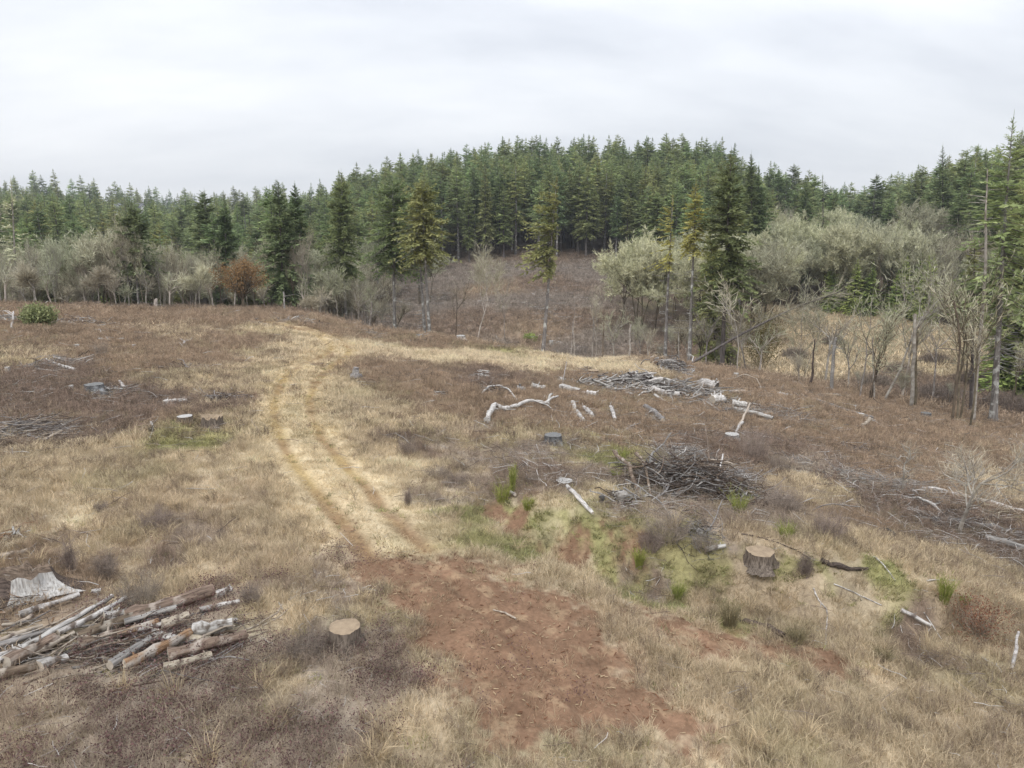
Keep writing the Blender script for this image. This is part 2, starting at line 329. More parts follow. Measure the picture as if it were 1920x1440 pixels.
MT['redbush'] = mat('red_brown_leaves', (0.15, 0.075, 0.05), (0.30, 0.16, 0.10), 5, tint=0.8, trans=0.2)
MT['scrub'] = mat('grey_scrub_twigs', (0.19, 0.15, 0.125), (0.38, 0.32, 0.27), 3, tint=0.7, rnd=0.3)
MT['tyre'] = mat('old_rubber', (0.03, 0.03, 0.032), (0.07, 0.07, 0.07), 12, rough=0.8, bump=0.3)
MT['grassI'] = mat('straw_blades', (0.85, 0.85, 0.85), (1.0, 1.0, 1.0), 20, tint=0.75, trans=0.3, inst=True)
MT['weedI'] = mat('weed_stems', (0.85, 0.85, 0.85), (1.0, 1.0, 1.0), 20, tint=0.65, inst=True)
MT['chipI'] = mat('chip_wood', (0.7, 0.7, 0.7), (1.0, 1.0, 1.0), 20, tint=0.3, inst=True)
# ------------------------------------------------------------------ ground cover map (classes laid out on the ground in world metres)
CLS = {'S': (0.66, 0.555, 0.395), 'T': (0.55, 0.45, 0.315), 'B': (0.345, 0.262, 0.188), 'D': (0.27, 0.205, 0.155), 'G': (0.345, 0.325, 0.15),
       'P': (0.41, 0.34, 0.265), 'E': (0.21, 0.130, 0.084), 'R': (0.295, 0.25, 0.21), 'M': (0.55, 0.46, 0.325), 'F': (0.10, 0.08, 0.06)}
KEYS = list(CLS); CPT = [  # (column, row, class) seen on the ground
 (20, 590, 'B'), (200, 600, 'B'), (400, 600, 'B'), (60, 640, 'B'), (250, 640, 'B'), (430, 640, 'B'), (330, 625, 'T'), (20, 665, 'T'), (100, 700, 'D'), (250, 690, 'B'), (400, 680, 'B'), (560, 610, 'B'),
 (40, 730, 'D'), (170, 740, 'D'), (330, 720, 'T'), (300, 745, 'D'), (440, 700, 'T'), (480, 680, 'T'), (60, 790, 'D'), (180, 790, 'D'), (300, 790, 'B'), (420, 760, 'D'), (450, 740, 'T'),
 (330, 830, 'G'), (60, 850, 'T'), (200, 870, 'T'), (350, 880, 'T'), (450, 850, 'T'), (480, 800, 'T'), (100, 940, 'T'), (250, 940, 'T'), (400, 920, 'S'), (480, 960, 'T'), (350, 960, 'T'),
 (60, 980, 'S'), (200, 1000, 'T'), (300, 990, 'P'), (400, 1010, 'T'), (520, 1010, 'T'), (560, 980, 'T'), (40, 1060, 'B'), (150, 1080, 'T'), (220, 1060, 'D'), (330, 1070, 'T'), (450, 1060, 'T'), (560, 1070, 'T'), (600, 1090, 'P'),
 (60, 1130, 'B'), (200, 1140, 'T'), (300, 1110, 'T'), (480, 1110, 'T'), (520, 1150, 'P'), (560, 1190, 'P'), (150, 1210, 'P'), (400, 1190, 'P'), (300, 1220, 'P'), (450, 1250, 'T'), (620, 1230, 'P'), (700, 1230, 'P'), (700, 1160, 'T'), (770, 1240, 'T'),
 (660, 1120, 'T'), (500, 1350, 'P'), (200, 1350, 'P'), (700, 1380, 'T'),
 (530, 620, 'S'), (600, 650, 'S'), (520, 700, 'S'), (560, 760, 'S'), (480, 760, 'S'), (545, 820, 'S'), (500, 850, 'S'), (600, 880, 'S'), (640, 940, 'S'), (590, 930, 'S'), (700, 980, 'S'), (760, 1010, 'S'), (670, 1010, 'S'),
 (540, 900, 'T'), (620, 1000, 'T'), (620, 760, 'S'), (640, 800, 'S'), (700, 840, 'T'), (680, 800, 'T'), (650, 720, 'S'), (720, 780, 'T'), (760, 880, 'S'), (700, 900, 'S'), (830, 930, 'S'), (800, 980, 'S'),
 (700, 655, 'S'), (800, 672, 'S'), (900, 670, 'S'), (1000, 668, 'S'), (1100, 678, 'S'), (1170, 690, 'S'), (1000, 690, 'S'), (960, 660, 'G'),
 (700, 630, 'B'), (620, 612, 'B'), (800, 642, 'B'), (900, 648, 'B'), (1000, 650, 'B'), (720, 690, 'B'), (800, 700, 'B'), (900, 705, 'D'), (700, 710, 'B'), (780, 740, 'B'), (860, 740, 'B'), (960, 740, 'B'), (1100, 710, 'B'),
 (1040, 770, 'B'), (1100, 760, 'B'), (860, 790, 'B'), (950, 800, 'B'), (1100, 800, 'B'), (1200, 790, 'B'), (1280, 800, 'B'), (1250, 760, 'B'), (820, 800, 'T'), (760, 830, 'D'), (900, 840, 'P'), (980, 820, 'T'), (1050, 850, 'P'),
 (840, 880, 'T'), (900, 900, 'P'), (830, 900, 'P'), (880, 960, 'G'), (960, 890, 'D'), (1030, 870, 'P'), (1100, 870, 'T'), (1020, 950, 'S'), (1070, 960, 'S'), (1000, 920, 'D'), (1150, 860, 'G'), (1130, 900, 'P'), (1090, 1000, 'G'),
 (1300, 690, 'B'), (1400, 720, 'B'), (1500, 740, 'B'), (1600, 760, 'B'), (1700, 770, 'B'), (1800, 790, 'B'), (1400, 790, 'B'), (1500, 800, 'B'), (1600, 820, 'B'), (1700, 850, 'B'), (1350, 840, 'D'), (1450, 840, 'D'),
 (1420, 880, 'D'), (1520, 880, 'P'), (1480, 905, 'T'), (1560, 930, 'T'), (1540, 905, 'T'), (1440, 960, 'P'), (1520, 960, 'P'), (1580, 960, 'T'), (1250, 950, 'P'), (1200, 1000, 'P'), (1300, 970, 'P'), (1350, 1000, 'P'), (1450, 1000, 'T'),
 (1600, 900, 'D'), (1700, 900, 'B'), (1800, 880, 'B'), (1880, 850, 'B'), (1900, 920, 'T'), (1650, 950, 'D'), (1750, 950, 'D'), (1850, 950, 'B'), (1700, 1010, 'B'), (1800, 1020, 'D'), (1900, 1000, 'D'),
 (1100, 1020, 'G'), (1150, 1060, 'G'), (1200, 1050, 'D'), (1250, 1060, 'P'), (1300, 1050, 'G'), (1350, 1080, 'G'), (1260, 1090, 'G'), (1400, 1100, 'G'), (1450, 1060, 'P'), (1500, 1100, 'G'), (1180, 1100, 'G'), (1350, 1130, 'G'),
 (1550, 1080, 'T'), (1600, 1030, 'T'), (1650, 1060, 'T'), (1000, 1000, 'G'), (1240, 1120, 'G'), (1420, 1140, 'G'), (940, 985, 'G'), (1700, 1100, 'T'), (1600, 1150, 'T'), (1700, 1170, 'G'), (1800, 1080, 'T'), (1880, 1100, 'T'), (1500, 1160, 'T'), (1800, 1220, 'D'), (1900, 1200, 'T'), (1650, 1230, 'T'), (1560, 1200, 'T'),
 (880, 1010, 'T'), (950, 1040, 'S'), (900, 1030, 'S'), (1050, 1080, 'S'), (1130, 1120, 'S'), (1010, 1070, 'S'), (1000, 1010, 'G'), (1200, 1140, 'S'), (1150, 1180, 'T'), (1250, 1230, 'T'), (1330, 1230, 'T'), (1200, 1220, 'T'), (1400, 1180, 'T'), (1600, 1350, 'T'), (1400, 1350, 'T'), (1800, 1350, 'T')]
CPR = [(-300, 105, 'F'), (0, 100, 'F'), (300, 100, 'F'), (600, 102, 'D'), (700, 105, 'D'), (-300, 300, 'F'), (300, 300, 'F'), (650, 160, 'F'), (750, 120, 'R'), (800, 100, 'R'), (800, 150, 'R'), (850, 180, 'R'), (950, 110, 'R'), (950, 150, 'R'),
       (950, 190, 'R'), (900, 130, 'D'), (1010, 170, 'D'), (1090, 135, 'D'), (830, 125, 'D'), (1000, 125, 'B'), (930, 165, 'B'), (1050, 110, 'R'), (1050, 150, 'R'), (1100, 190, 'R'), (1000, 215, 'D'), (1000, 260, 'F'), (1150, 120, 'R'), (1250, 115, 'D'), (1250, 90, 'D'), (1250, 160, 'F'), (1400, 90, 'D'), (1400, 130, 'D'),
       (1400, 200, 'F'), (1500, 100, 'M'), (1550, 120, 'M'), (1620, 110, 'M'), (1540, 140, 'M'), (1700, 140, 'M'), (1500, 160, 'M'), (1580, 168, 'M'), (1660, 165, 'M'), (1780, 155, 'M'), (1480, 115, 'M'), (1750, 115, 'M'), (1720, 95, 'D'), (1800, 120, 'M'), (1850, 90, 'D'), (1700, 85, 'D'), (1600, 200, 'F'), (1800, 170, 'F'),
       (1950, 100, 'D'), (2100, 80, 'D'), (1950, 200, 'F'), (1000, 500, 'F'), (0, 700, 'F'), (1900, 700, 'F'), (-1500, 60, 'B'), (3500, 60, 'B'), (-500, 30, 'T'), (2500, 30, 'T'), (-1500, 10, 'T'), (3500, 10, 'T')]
_P = []; _C = []
for u, v, c in CPT:
    g = G(u, v); _P.append((u / 62.0, 17 * math.log(math.hypot(g[0], g[1])))); _C.append(KEYS.index(c))
for u, r, c in CPR: _P.append((u / 62.0, 17 * math.log(r))); _C.append(KEYS.index(c))
_P = np.array(_P); _C = np.array(_C)
dirtA = Gp([(690, 1065), (740, 1050), (800, 1045), (900, 1062), (1000, 1095), (1090, 1150), (1150, 1200), (1200, 1262), (1300, 1380), (900, 1380), (840, 1262), (800, 1210), (770, 1150), (720, 1100)])
dirtB = Gp([(1195, 1148), (1290, 1162), (1400, 1195), (1480, 1212), (1570, 1245), (1500, 1255), (1420, 1232), (1330, 1212), (1230, 1190)])
jamP = Gp([(-60, 1190), (60, 1150), (230, 1125), (400, 1108), (470, 1130), (475, 1215), (380, 1270), (-60, 1290)])
dirtC = Gp([(935, 955), (990, 985), (1000, 998), (955, 985)]); dirtD = Gp([(1065, 1030), (1100, 1035), (1095, 1052), (1070, 1048)]); dirtE = Gp([(1150, 1010), (1190, 1015), (1180, 1040), (1155, 1030)])
def inpoly(x, y, P):
    c = np.zeros(x.shape, bool); n = len(P)
    for i in range(n):
        x1, y1 = P[i]; x2, y2 = P[(i + 1) % n]
        k = ((y1 > y) != (y2 > y)) & (x < (x2 - x1) * (y - y1) / (y2 - y1 + 1e-12) + x1); c ^= k
    return c
def sdpoly(x, y, P):
    d = polydist(x, y, np.vstack([P, P[:1]])); return np.where(inpoly(x, y, P), -d, d)
def cover(x, y):
    """class weights (n,10), dirt weight, rut distance"""
    x = np.asarray(x, float); y = np.asarray(y, float); r = np.maximum(np.hypot(x, y), 2.0)
    jx = (fbm(x / 1.7 + 3, y / 1.7, 3) - 0.5); jy = (fbm(x / 1.7 + 40, y / 1.7 + 9, 3) - 0.5); k = np.clip(30 / r, 0.35, 1.6)
    a = uaz(x, y) / 62.0 + jx * 3.2 * k; b = 17 * np.log(r) + jy * 4.0 * k
    W = np.zeros((len(x), len(KEYS)))
    for i in range(0, len(x), 20000):
        s = slice(i, i + 20000); d = (a[s, None] - _P[None, :, 0]) ** 2 + (b[s, None] - _P[None, :, 1]) ** 2
        wt = 1 / (d + 0.12) ** 2.6
        for c in range(len(KEYS)): W[s, c] = wt[:, _C == c].sum(1)
    W /= W.sum(1)[:, None]
    near = (r < 60)
    dirt = np.zeros(len(x)); rd = np.full(len(x), 99.0)
    jn = (fbm(x / 0.8, y / 0.8, 4) - 0.5)
    if near.any():
        xs, ys = x[near], y[near]; j = jn[near]
        dd = np.minimum(sdpoly(xs, ys, dirtA) + 0.1, sdpoly(xs, ys, dirtB) + 0.1)
        for P in (dirtC, dirtD, dirtE): dd = np.minimum(dd, sdpoly(xs, ys, P) + 0.05)
        dirt[near] = 1 - sstep(-0.45, 0.45, dd - 0.30 + j * 1.9 + (fbm(xs / 0.22, ys / 0.22, 3) - 0.5) * 1.2)
    n2 = (r < 100)
    rd[n2] = np.minimum(polydist(x[n2], y[n2], rutL), polydist(x[n2], y[n2], rutR))
    # the bare soil runs on up the wheel ruts
    rr_ = np.hypot(x, y); dirt = np.maximum(dirt, np.exp(-((rd + jn * 0.5) / 0.38) ** 2) * (1 - sstep(17, 25, rr_)) * 0.85)
    return W, dirt, rd
CA = np.array([CLS[k] for k in KEYS])
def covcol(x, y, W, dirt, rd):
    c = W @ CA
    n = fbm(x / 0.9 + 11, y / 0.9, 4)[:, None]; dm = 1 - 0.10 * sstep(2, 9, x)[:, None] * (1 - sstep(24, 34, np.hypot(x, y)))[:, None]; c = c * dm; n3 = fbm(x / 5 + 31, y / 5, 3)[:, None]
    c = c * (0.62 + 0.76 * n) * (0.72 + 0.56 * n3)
    br = np.array([0.24, 0.17, 0.125]); k = sstep(0.56, 0.68, n3) * 0.35; c = c * (1 - k) + br * k
    g = np.array([0.35, 0.33, 0.17]); k = (sstep(0.60, 0.74, fbm(x / 2.7 + 70, y / 2.7, 3)) * 0.30)[:, None]; c = c * (1 - k) + g * k
    rut = (np.exp(-(rd / (0.30 + 0.005 * np.maximum(np.hypot(x, y) - 28, 0))) ** 2) * (0.45 + 1.0 * fbm(x / 1.3 + 21, y / 1.3, 3))).clip(0, 0.9)[:, None] * (sstep(12, 18, np.hypot(x, y)))[:, None]
    yel = np.array([0.36, 0.26, 0.12]); e = np.array([0.27, 0.18, 0.095])
    kn = sstep(0.42, 0.6, fbm(x / 2.5 + 90, y / 2.5, 3))[:, None]
    road = (np.exp(-(rd / 0.95) ** 2) * (0.35 + 0.5 * n[:, 0]) * sstep(14, 20, np.hypot(x, y)) * (1 - dirt))[:, None]; c = c * (1 - road) + np.array([0.62, 0.51, 0.32]) * road
    c = c * (1 - rut) + (yel * (1 - kn) + e * kn) * rut
    n5 = fbm(x / 0.35 + 3, y / 0.35, 3)[:, None]; dc = np.array(CLS['E']) * (0.62 + 0.45 * n + 0.3 * n5); lt = sstep(0.58, 0.70, fbm(x / 0.3 + 60, y / 0.3, 4))[:, None] * 0.5; dc = dc * (1 - lt) + np.array([0.36, 0.26, 0.165]) * lt
    c = c * (1 - dirt[:, None]) + dc * dirt[:, None]
    return c

# ------------------------------------------------------------------ the ground: one sheet
def ground():
    th = np.concatenate([np.linspace(-180, -50, 40, endpoint=False), np.linspace(-50, 50, 560, endpoint=False), np.linspace(50, 180, 40, endpoint=False)]) * math.pi / 180
    rr = np.concatenate([[0.01, 2.0], np.geomspace(4.5, 120, 620), np.geomspace(121, 5000, 150)])
    A, Q = np.meshgrid(th, rr, indexing='ij'); x = (Q * np.sin(A)).ravel(); y = (Q * np.cos(A)).ravel()
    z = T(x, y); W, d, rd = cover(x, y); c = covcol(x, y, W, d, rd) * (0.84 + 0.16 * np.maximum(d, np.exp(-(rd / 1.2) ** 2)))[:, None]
    na, nr = len(th), len(rr); i, j = np.meshgrid(np.arange(na), np.arange(nr - 1), indexing='ij'); i2 = (i + 1) % na
    f = np.stack([i * nr + j, i * nr + j + 1, i2 * nr + j + 1, i2 * nr + j], -1).reshape(-1, 4)[:, ::-1]
    mb = MB(); mb.add(np.stack([x, y, z], 1), f)
    m = bpy.data.materials.new('ground_soil_and_litter'); m.use_nodes = True; t = m.node_tree; nn = t.nodes.new; ll = t.links.new
    b = t.nodes['Principled BSDF']; b.inputs['Roughness'].default_value = 1.0; b.inputs['Specular IOR Level'].default_value = 0.05
    at = nn('ShaderNodeAttribute'); at.attribute_name = 'gcol'; tcn = nn('ShaderNodeTexCoord')
    n1 = nn('ShaderNodeTexNoise'); ll(tcn.outputs['Object'], n1.inputs['Vector']); n1.inputs['Scale'].default_value = 9; n1.inputs['Detail'].default_value = 8; n1.inputs['Roughness'].default_value = 0.75
    n2 = nn('ShaderNodeTexNoise'); ll(tcn.outputs['Object'], n2.inputs['Vector']); n2.inputs['Scale'].default_value = 1.6; n2.inputs['Detail'].default_value = 8; n2.inputs['Roughness'].default_value = 0.7
    g = M('MULTIPLY', M('MULTIPLY_ADD', n1.outputs['Fac'], 1.5, 0.25, tree=t), M('MULTIPLY_ADD', n2.outputs['Fac'], 1.1, 0.45, tree=t), tree=t)
    vs = nn('ShaderNodeVectorMath'); vs.operation = 'SCALE'; ll(at.outputs['Color'], vs.inputs[0]); ll(g, vs.inputs[3]); ll(vs.outputs[0], b.inputs[0])
    bp = nn('ShaderNodeBump'); bp.inputs['Strength'].default_value = 0.6; bp.inputs['Distance'].default_value = 0.05; ll(n1.outputs['Fac'], bp.inputs['Height']); ll(bp.outputs[0], b.inputs['Normal'])
    me = mb.mesh('ground', m, smooth=True)
    ca = me.attributes.new('gcol', 'FLOAT_COLOR', 'POINT'); ca.data.foreach_set('color', np.concatenate([c, np.ones((len(c), 1))], 1).astype(np.float32).ravel())
    o = mobj('ground', me); o['kind'] = 'structure'; return o
ground()

# ------------------------------------------------------------------ scatter (one object of many small clumps; only for what nobody could count)
def scatter(name, pts, idx, rot, scl, col, protos, label):
    """protos: meshes. pts (n,3)"""
    pc = bpy.data.collections.new(name + '_clumps')
    for k, me in enumerate(protos): po = bpy.data.objects.new('%s_clump_%02d' % (name, k), me); pc.objects.link(po)
    me = bpy.data.meshes.new(name); n = len(pts); me.vertices.add(n); me.vertices.foreach_set('co', np.asarray(pts, np.float32).ravel())
    a = me.attributes.new('pick', 'INT', 'POINT'); a.data.foreach_set('value', np.asarray(idx, np.int32))
    a = me.attributes.new('rot', 'FLOAT_VECTOR', 'POINT'); a.data.foreach_set('vector', np.asarray(rot, np.float32).ravel())
    a = me.attributes.new('scl', 'FLOAT_VECTOR', 'POINT'); a.data.foreach_set('vector', np.asarray(scl, np.float32).ravel())
    a = me.attributes.new('tcol', 'FLOAT_COLOR', 'POINT'); a.data.foreach_set('color', np.concatenate([col, np.ones((n, 1))], 1).astype(np.float32).ravel())
    me.update(); o = mobj(name, me)
    g = bpy.data.node_groups.new(name + '_scatter', 'GeometryNodeTree'); g.interface.new_socket('Geometry', in_out='INPUT', socket_type='NodeSocketGeometry'); g.interface.new_socket('Geometry', in_out='OUTPUT', socket_type='NodeSocketGeometry')
    gi = g.nodes.new('NodeGroupInput'); go = g.nodes.new('NodeGroupOutput'); ip = g.nodes.new('GeometryNodeInstanceOnPoints'); ci = g.nodes.new('GeometryNodeCollectionInfo')
    ci.inputs['Collection'].default_value = pc; ci.inputs['Separate Children'].default_value = True; ci.inputs['Reset Children'].default_value = True
    g.links.new(gi.outputs[0], ip.inputs['Points']); g.links.new(ci.outputs[0], ip.inputs['Instance']); ip.inputs['Pick Instance'].default_value = True
    for nm, ty, sk in (('pick', 'INT', 'Instance Index'), ('rot', 'FLOAT_VECTOR', 'Rotation'), ('scl', 'FLOAT_VECTOR', 'Scale')):
        na = g.nodes.new('GeometryNodeInputNamedAttribute'); na.data_type = ty; na.inputs['Name'].default_value = nm; g.links.new(na.outputs['Attribute'], ip.inputs[sk])
    g.links.new(ip.outputs[0], go.inputs[0])
    md = o.modifiers.new('scatter', 'NODES'); md.node_group = g
    tag(o, label, name.replace('_', ' '), kind='stuff'); return o
def tuft(rng, n, h, spread, wd, lean=0.5):
    """blades of grass: quad + tip triangle each"""
    a = rng.rand(n) * 6.283; r = spread * np.sqrt(rng.rand(n)); b0 = np.stack([r * np.cos(a), r * np.sin(a), np.full(n, -0.02)], 1)
    la = a + rng.randn(n) * 0.9; hh = h * (0.45 + 0.75 * rng.rand(n)); ln = hh * lean * (0.3 + rng.rand(n))
    d = np.stack([np.cos(la), np.sin(la), np.zeros(n)], 1); s = np.stack([-np.sin(la), np.cos(la), np.zeros(n)], 1); fa = rng.rand(n) * 3.14
    s = s * np.cos(fa)[:, None] + d * np.sin(fa)[:, None]; w_ = (wd * (0.6 + 0.8 * rng.rand(n)))[:, None]
    m = b0 + d * (ln * 0.35)[:, None] + np.array([0, 0, 1]) * (hh * 0.6)[:, None]; tp = b0 + d * ln[:, None] + np.array([0, 0, 1]) * (hh * (1 - 0.25 * rng.rand(n)))[:, None]
    V = np.stack([b0 - s * w_, b0 + s * w_, m + s * w_ * 0.8, m - s * w_ * 0.8, tp], 1).reshape(-1, 3)
    k = (np.arange(n) * 5)[:, None]; tt = np.repeat(rng.rand(n), 5)
    return V, k + np.array([[0, 1, 2, 3]]), k + np.array([[3, 2, 4]]), tt
def tuftmesh(seed, n, h, spread, wd, lean, mt):
    rng = np.random.RandomState(seed); V, q, tr, tt = tuft(rng, n, h, spread, wd, lean); mb = MB(); mb.add(V, q, tt)
    mb.f.append(tr); mb.m.append(np.zeros(len(tr), int)); mb.v.append(np.zeros((0, 3))); mb.t.append(np.zeros(0)); return mb.mesh('clump', mt)
def weedmesh(seed, ns, h, spread, wd, mt, branches=4):
    rng = np.random.RandomState(seed); mb = MB()
    for i in range(ns):
        a = rng.rand() * 6.283; b0 = np.array([math.cos(a), math.sin(a), 0]) * spread * rng.rand(); hh = h * (0.5 + 0.7 * rng.rand())
        d = np.array([rng.randn() * 0.25, rng.randn() * 0.25, 1.0]) * hh; m = b0 + d * 0.5 + rng.randn(3) * 0.04 * h; tp = b0 + d
        V, q = frusta([b0, m], [m, tp], [wd, wd * 0.7], [wd * 0.7, wd * 0.4], 3); mb.add(V, q, rng.rand())
        k = branches; t = 0.3 + 0.65 * rng.rand(k); p = b0 + (tp - b0) * t[:, None]; e = p + (rng.randn(k, 3) * [1, 1, 0.3] + [0, 0, 0.8]) * 0.24 * h
        V, q = frusta(p, e, np.full(k, wd * 0.6), np.full(k, wd * 0.3), 3); mb.add(V, q, rng.rand())
    return mb.mesh('clump', mt)
def sample_wedge(rng, r0, r1, dens, a0=-41, a1=41):
    n = int(0.5 * (r1 * r1 - r0 * r0) * (R(a1 - a0)) * dens); r = np.sqrt(r0 * r0 + (r1 * r1 - r0 * r0) * rng.rand(n)); a = R(a0) + R(a1 - a0) * rng.rand(n)
    return r * np.sin(a), r * np.cos(a)
# ------------------------------------------------------------------ trees
UPV = np.array([0, 0, 1.0])
def fir_data(seed, H, cb, Rm, lf=0.55, dz=0.42, per=5, droop=0.25, sprays=9, k=2, dead=0.0, topw=0.05, shape=0.8, gap=0.0, r0=None, side=None, lean=0.0):
    """trunk and crown meshes of a conifer H metres tall, crown from cb*H upward"""
    g = np.random.RandomState(seed); r0 = r0 or 0.0125 * H
    tz = np.linspace(0, H * 0.99, 12); wob = np.cumsum(g.randn(12, 2) * 0.012 * H / 12, 0)
    tp = np.stack([wob[:, 0] + lean * tz, wob[:, 1], tz], 1); tr = r0 * (1 - (tz / H) ** 0.9) * 0.92 + 0.02; tr[0] *= 1.35
    def tx(z): return np.stack([np.interp(z, tz, tp[:, 0]), np.interp(z, tz, tp[:, 1]), z], -1)
    T_ = MB(); V, q = tube(tp, tr, 8, 0.06, g); T_.add(V, q, np.repeat(0.4 + 0.2 * g.rand(12), 8))
    zs = np.arange(cb * H, H - 0.15, dz); z = np.repeat(zs, per) + g.randn(len(zs) * per) * dz * 0.4; z = np.clip(z, cb * H * 0.95, H - 0.1); n = len(z)
    t = np.clip((z - cb * H) / (H * (1 - cb)), 0, 1); L = Rm * ((1 - t) ** shape) * (0.45 + 0.55 * np.minimum(1, t * 6 + 0.3)) * (0.45 + 0.75 * g.rand(n)) + 0.12
    az = g.rand(n) * 6.283
    if side is not None: L = L * (0.55 + 0.45 * np.cos(az - side))
    if gap: kk = vnoise(z * 0.5 + seed, az * 0.9 + seed) > gap; z, t, L, az = z[kk], t[kk], L[kk], az[kk]; n = len(z)
    el = -0.35 + 1.0 * t ** 1.2 + g.randn(n) * 0.10; D = np.stack([np.cos(az) * np.cos(el), np.sin(az) * np.cos(el), np.sin(el)], 1); P = tx(z)
    tint = 0.25 + 0.6 * g.rand(n)
    C_ = MB(); m = sprays; s = (np.arange(m) + 0.6)[None] / m + g.randn(n, m) * 0.03; s = np.clip(s, 0.12, 1.02)
    Ls = L[:, None] * s; pos = P[:, None] + D[:, None] * Ls[..., None] - UPV * (droop * L[:, None] * s ** 2 * (1 - 0.75 * t[:, None]))[..., None] + UPV * (0.10 * L[:, None] * s ** 3)[..., None]
    br = np.stack([-np.sin(az), np.cos(az), 0 * az], 1)
    for j in range(k):
        sg = 1 if j % 2 == 0 else -1; ang = (0.55 + 0.5 * g.rand(n, m)); d = D[:, None] * np.cos(ang)[..., None] + sg * br[:, None] * np.sin(ang)[..., None] + UPV * (g.randn(n, m) * 0.22 - 0.12)[..., None]
        if j >= 2: d = D[:, None] * 0.8 + g.randn(n, m, 3) * 0.5
        d = unit(d); nv = unit(UPV + g.randn(n, m, 3) * 0.45); sd_ = unit(np.cross(d, nv)); ln = lf * (0.65 + 0.7 * g.rand(n, m)) * (0.45 + 0.75 * (1 - np.abs(s - 0.45) * 0.9)) * np.clip(L[:, None] / (Rm * 0.45), 0.3, 1.1) * (0.45 + 0.55 * np.minimum(1, (1 - t) * 5))[:, None]
        V, q = leaves(pos.reshape(-1, 3), d.reshape(-1, 3), sd_.reshape(-1, 3), ln.ravel(), ln.ravel() * 0.42)
        C_.add(V, q, np.repeat(np.clip((tint[:, None] + g.randn(n, m) * 0.18).ravel(), 0, 1.2), 4))
    a = g.rand(26) * 6.28; zz = H * (1 - 0.05 * g.rand(26)); d = unit(np.stack([np.cos(a), np.sin(a), 1.1 + 0 * a], 1)); V, q = leaves(tx(zz), d, unit(np.cross(d, g.randn(26, 3))), 0.12 + 0.45 * lf * (H - zz) / (0.05 * H), lf * 0.16); C_.add(V, q, 0.5)
    V, q = frusta([tx(H * 0.97)], [tx(H * 1.012) + [0, 0, H * 0.012]], [0.035], [0.01], 3); C_.add(V, q, 0.5)
    # bare limbs: wood of every branch, dead stubs under the crown
    e = P + D * (L * 0.9)[:, None] - UPV * (droop * L * 0.8)[:, None]; V, q = frusta(P, e, 0.012 + L * 0.009, 0.006 + L * 0.001, 3); T_.add(V, q, 0.4)
    nd = int(dead * H * 2.2)
    if nd:
        zd = H * (0.12 + (cb - 0.10) * g.rand(nd) ** 0.8); ad = g.rand(nd) * 6.28; Ld = (0.5 + 2.0 * g.rand(nd) ** 2) * Rm * 0.35; P0 = tx(zd); dd = np.stack([np.cos(ad), np.sin(ad), -0.15 - 0.3 * g.rand(nd)], 1)
        P1 = P0 + dd * (Ld * 0.55)[:, None]; P2 = P1 + (dd * [1, 1, -0.3]) * (Ld * 0.5)[:, None]; V, q = frusta(np.vstack([P0, P1]), np.vstack([P1, P2]), np.full(2 * nd, 0.03), np.full(2 * nd, 0.015), 3); T_.add(V, q, 0.9)
    return T_, C_
def bare_data(seed, H, spread=0.35, stems=1, lv=4, tw=10, twl=0.9, tww=0.05, r0=None, up=0.55, lean=(0, 0), base_split=0.35, droopy=0.0, clear=0):
    g = np.random.RandomState(seed); P0 = []; P1 = []; R0 = []; R1 = []; tips = []
    r0 = r0 or 0.013 * H
    def grow(p, d, ln, r, lev):
        ns = 4 if lev == 0 else 3; q = p.copy(); pts = [q.copy()]
        for i in range(ns):
            d = unit(d + g.randn(3) * (0.07 if lev == 0 else 0.2) + UPV * (0.05 if lev == 0 else 0.07 * up) - UPV * droopy * 0.1 * lev); nq = q + d * ln / ns; ra = r * (1 - 0.42 * i / ns); rb = r * (1 - 0.42 * (i + 1) / ns)
            P0.append(q); P1.append(nq); R0.append(ra); R1.append(rb); q = nq; pts.append(q.copy())
            if lev < lv - 1 and (i >= 1 + clear or lev > 0):
                for b in range(1 + (g.rand() < 0.55) + (lev > 0 and g.rand() < .3)):
                    a = g.rand() * 6.28; sd_ = unit(np.cross(d, g.randn(3))); cd = unit(d * (0.75 + 0.25 * g.rand()) + sd_ * (0.45 + spread) + UPV * up * 0.35); grow(q, cd, ln * (0.42 + 0.28 * g.rand()), rb * (0.5 + 0.2 * g.rand()), lev + 1)
        if lev >= lv - 2: tips.append((pts, d, ln))
        else:
            for b in range(2): grow(q, unit(d + g.randn(3) * (0.3 + spread * 0.6)), ln * (0.5 + 0.2 * g.rand()), r * 0.5, lev + 1)
    for s in range(stems):
        a = s * 6.28 / max(stems, 1) + g.rand(); o = np.array([math.cos(a), math.sin(a), 0]) * (0.25 if stems > 1 else 0); d = unit(UPV + o * (1.0 * spread * 2) + np.array([lean[0], lean[1], 0]) + g.randn(3) * 0.03)
        grow(o * 0.8 * r0 * 8, d, H * (0.42 + 0.1 * g.rand()), r0 * (1 if stems == 1 else 0.75), 0)
    T_ = MB(); V, q = frusta(P0, P1, R0, np.array(R1), 5); T_.add(V, q, np.repeat(g.rand(len(P0)), 10))
    C, D, Ls = [], [], []
    for pts, d, ln in tips:
        pts = np.array(pts); m = tw; i = g.randint(0, len(pts) - 1, m); f = g.rand(m)[:, None]; c = pts[i] * (1 - f) + pts[i + 1] * f; C.append(c); dd = unit(unit(pts[-1] - pts[0]) * 0.7 + g.randn(m, 3) * 0.55 + UPV * (0.35 * up - droopy * 0.4)); D.append(dd); Ls.append(twl * (0.4 + 0.8 * g.rand(m)))
    C = np.vstack(C); D = np.vstack(D); Ls = np.concatenate(Ls); S = unit(np.cross(D, g.randn(len(C), 3))); C_ = MB(); V, q = leaves(C, D, S, Ls, tww); C_.add(V, q, np.repeat(g.rand(len(C)), 4))
    zt = np.max(V[:, 2]); return T_, C_, zt
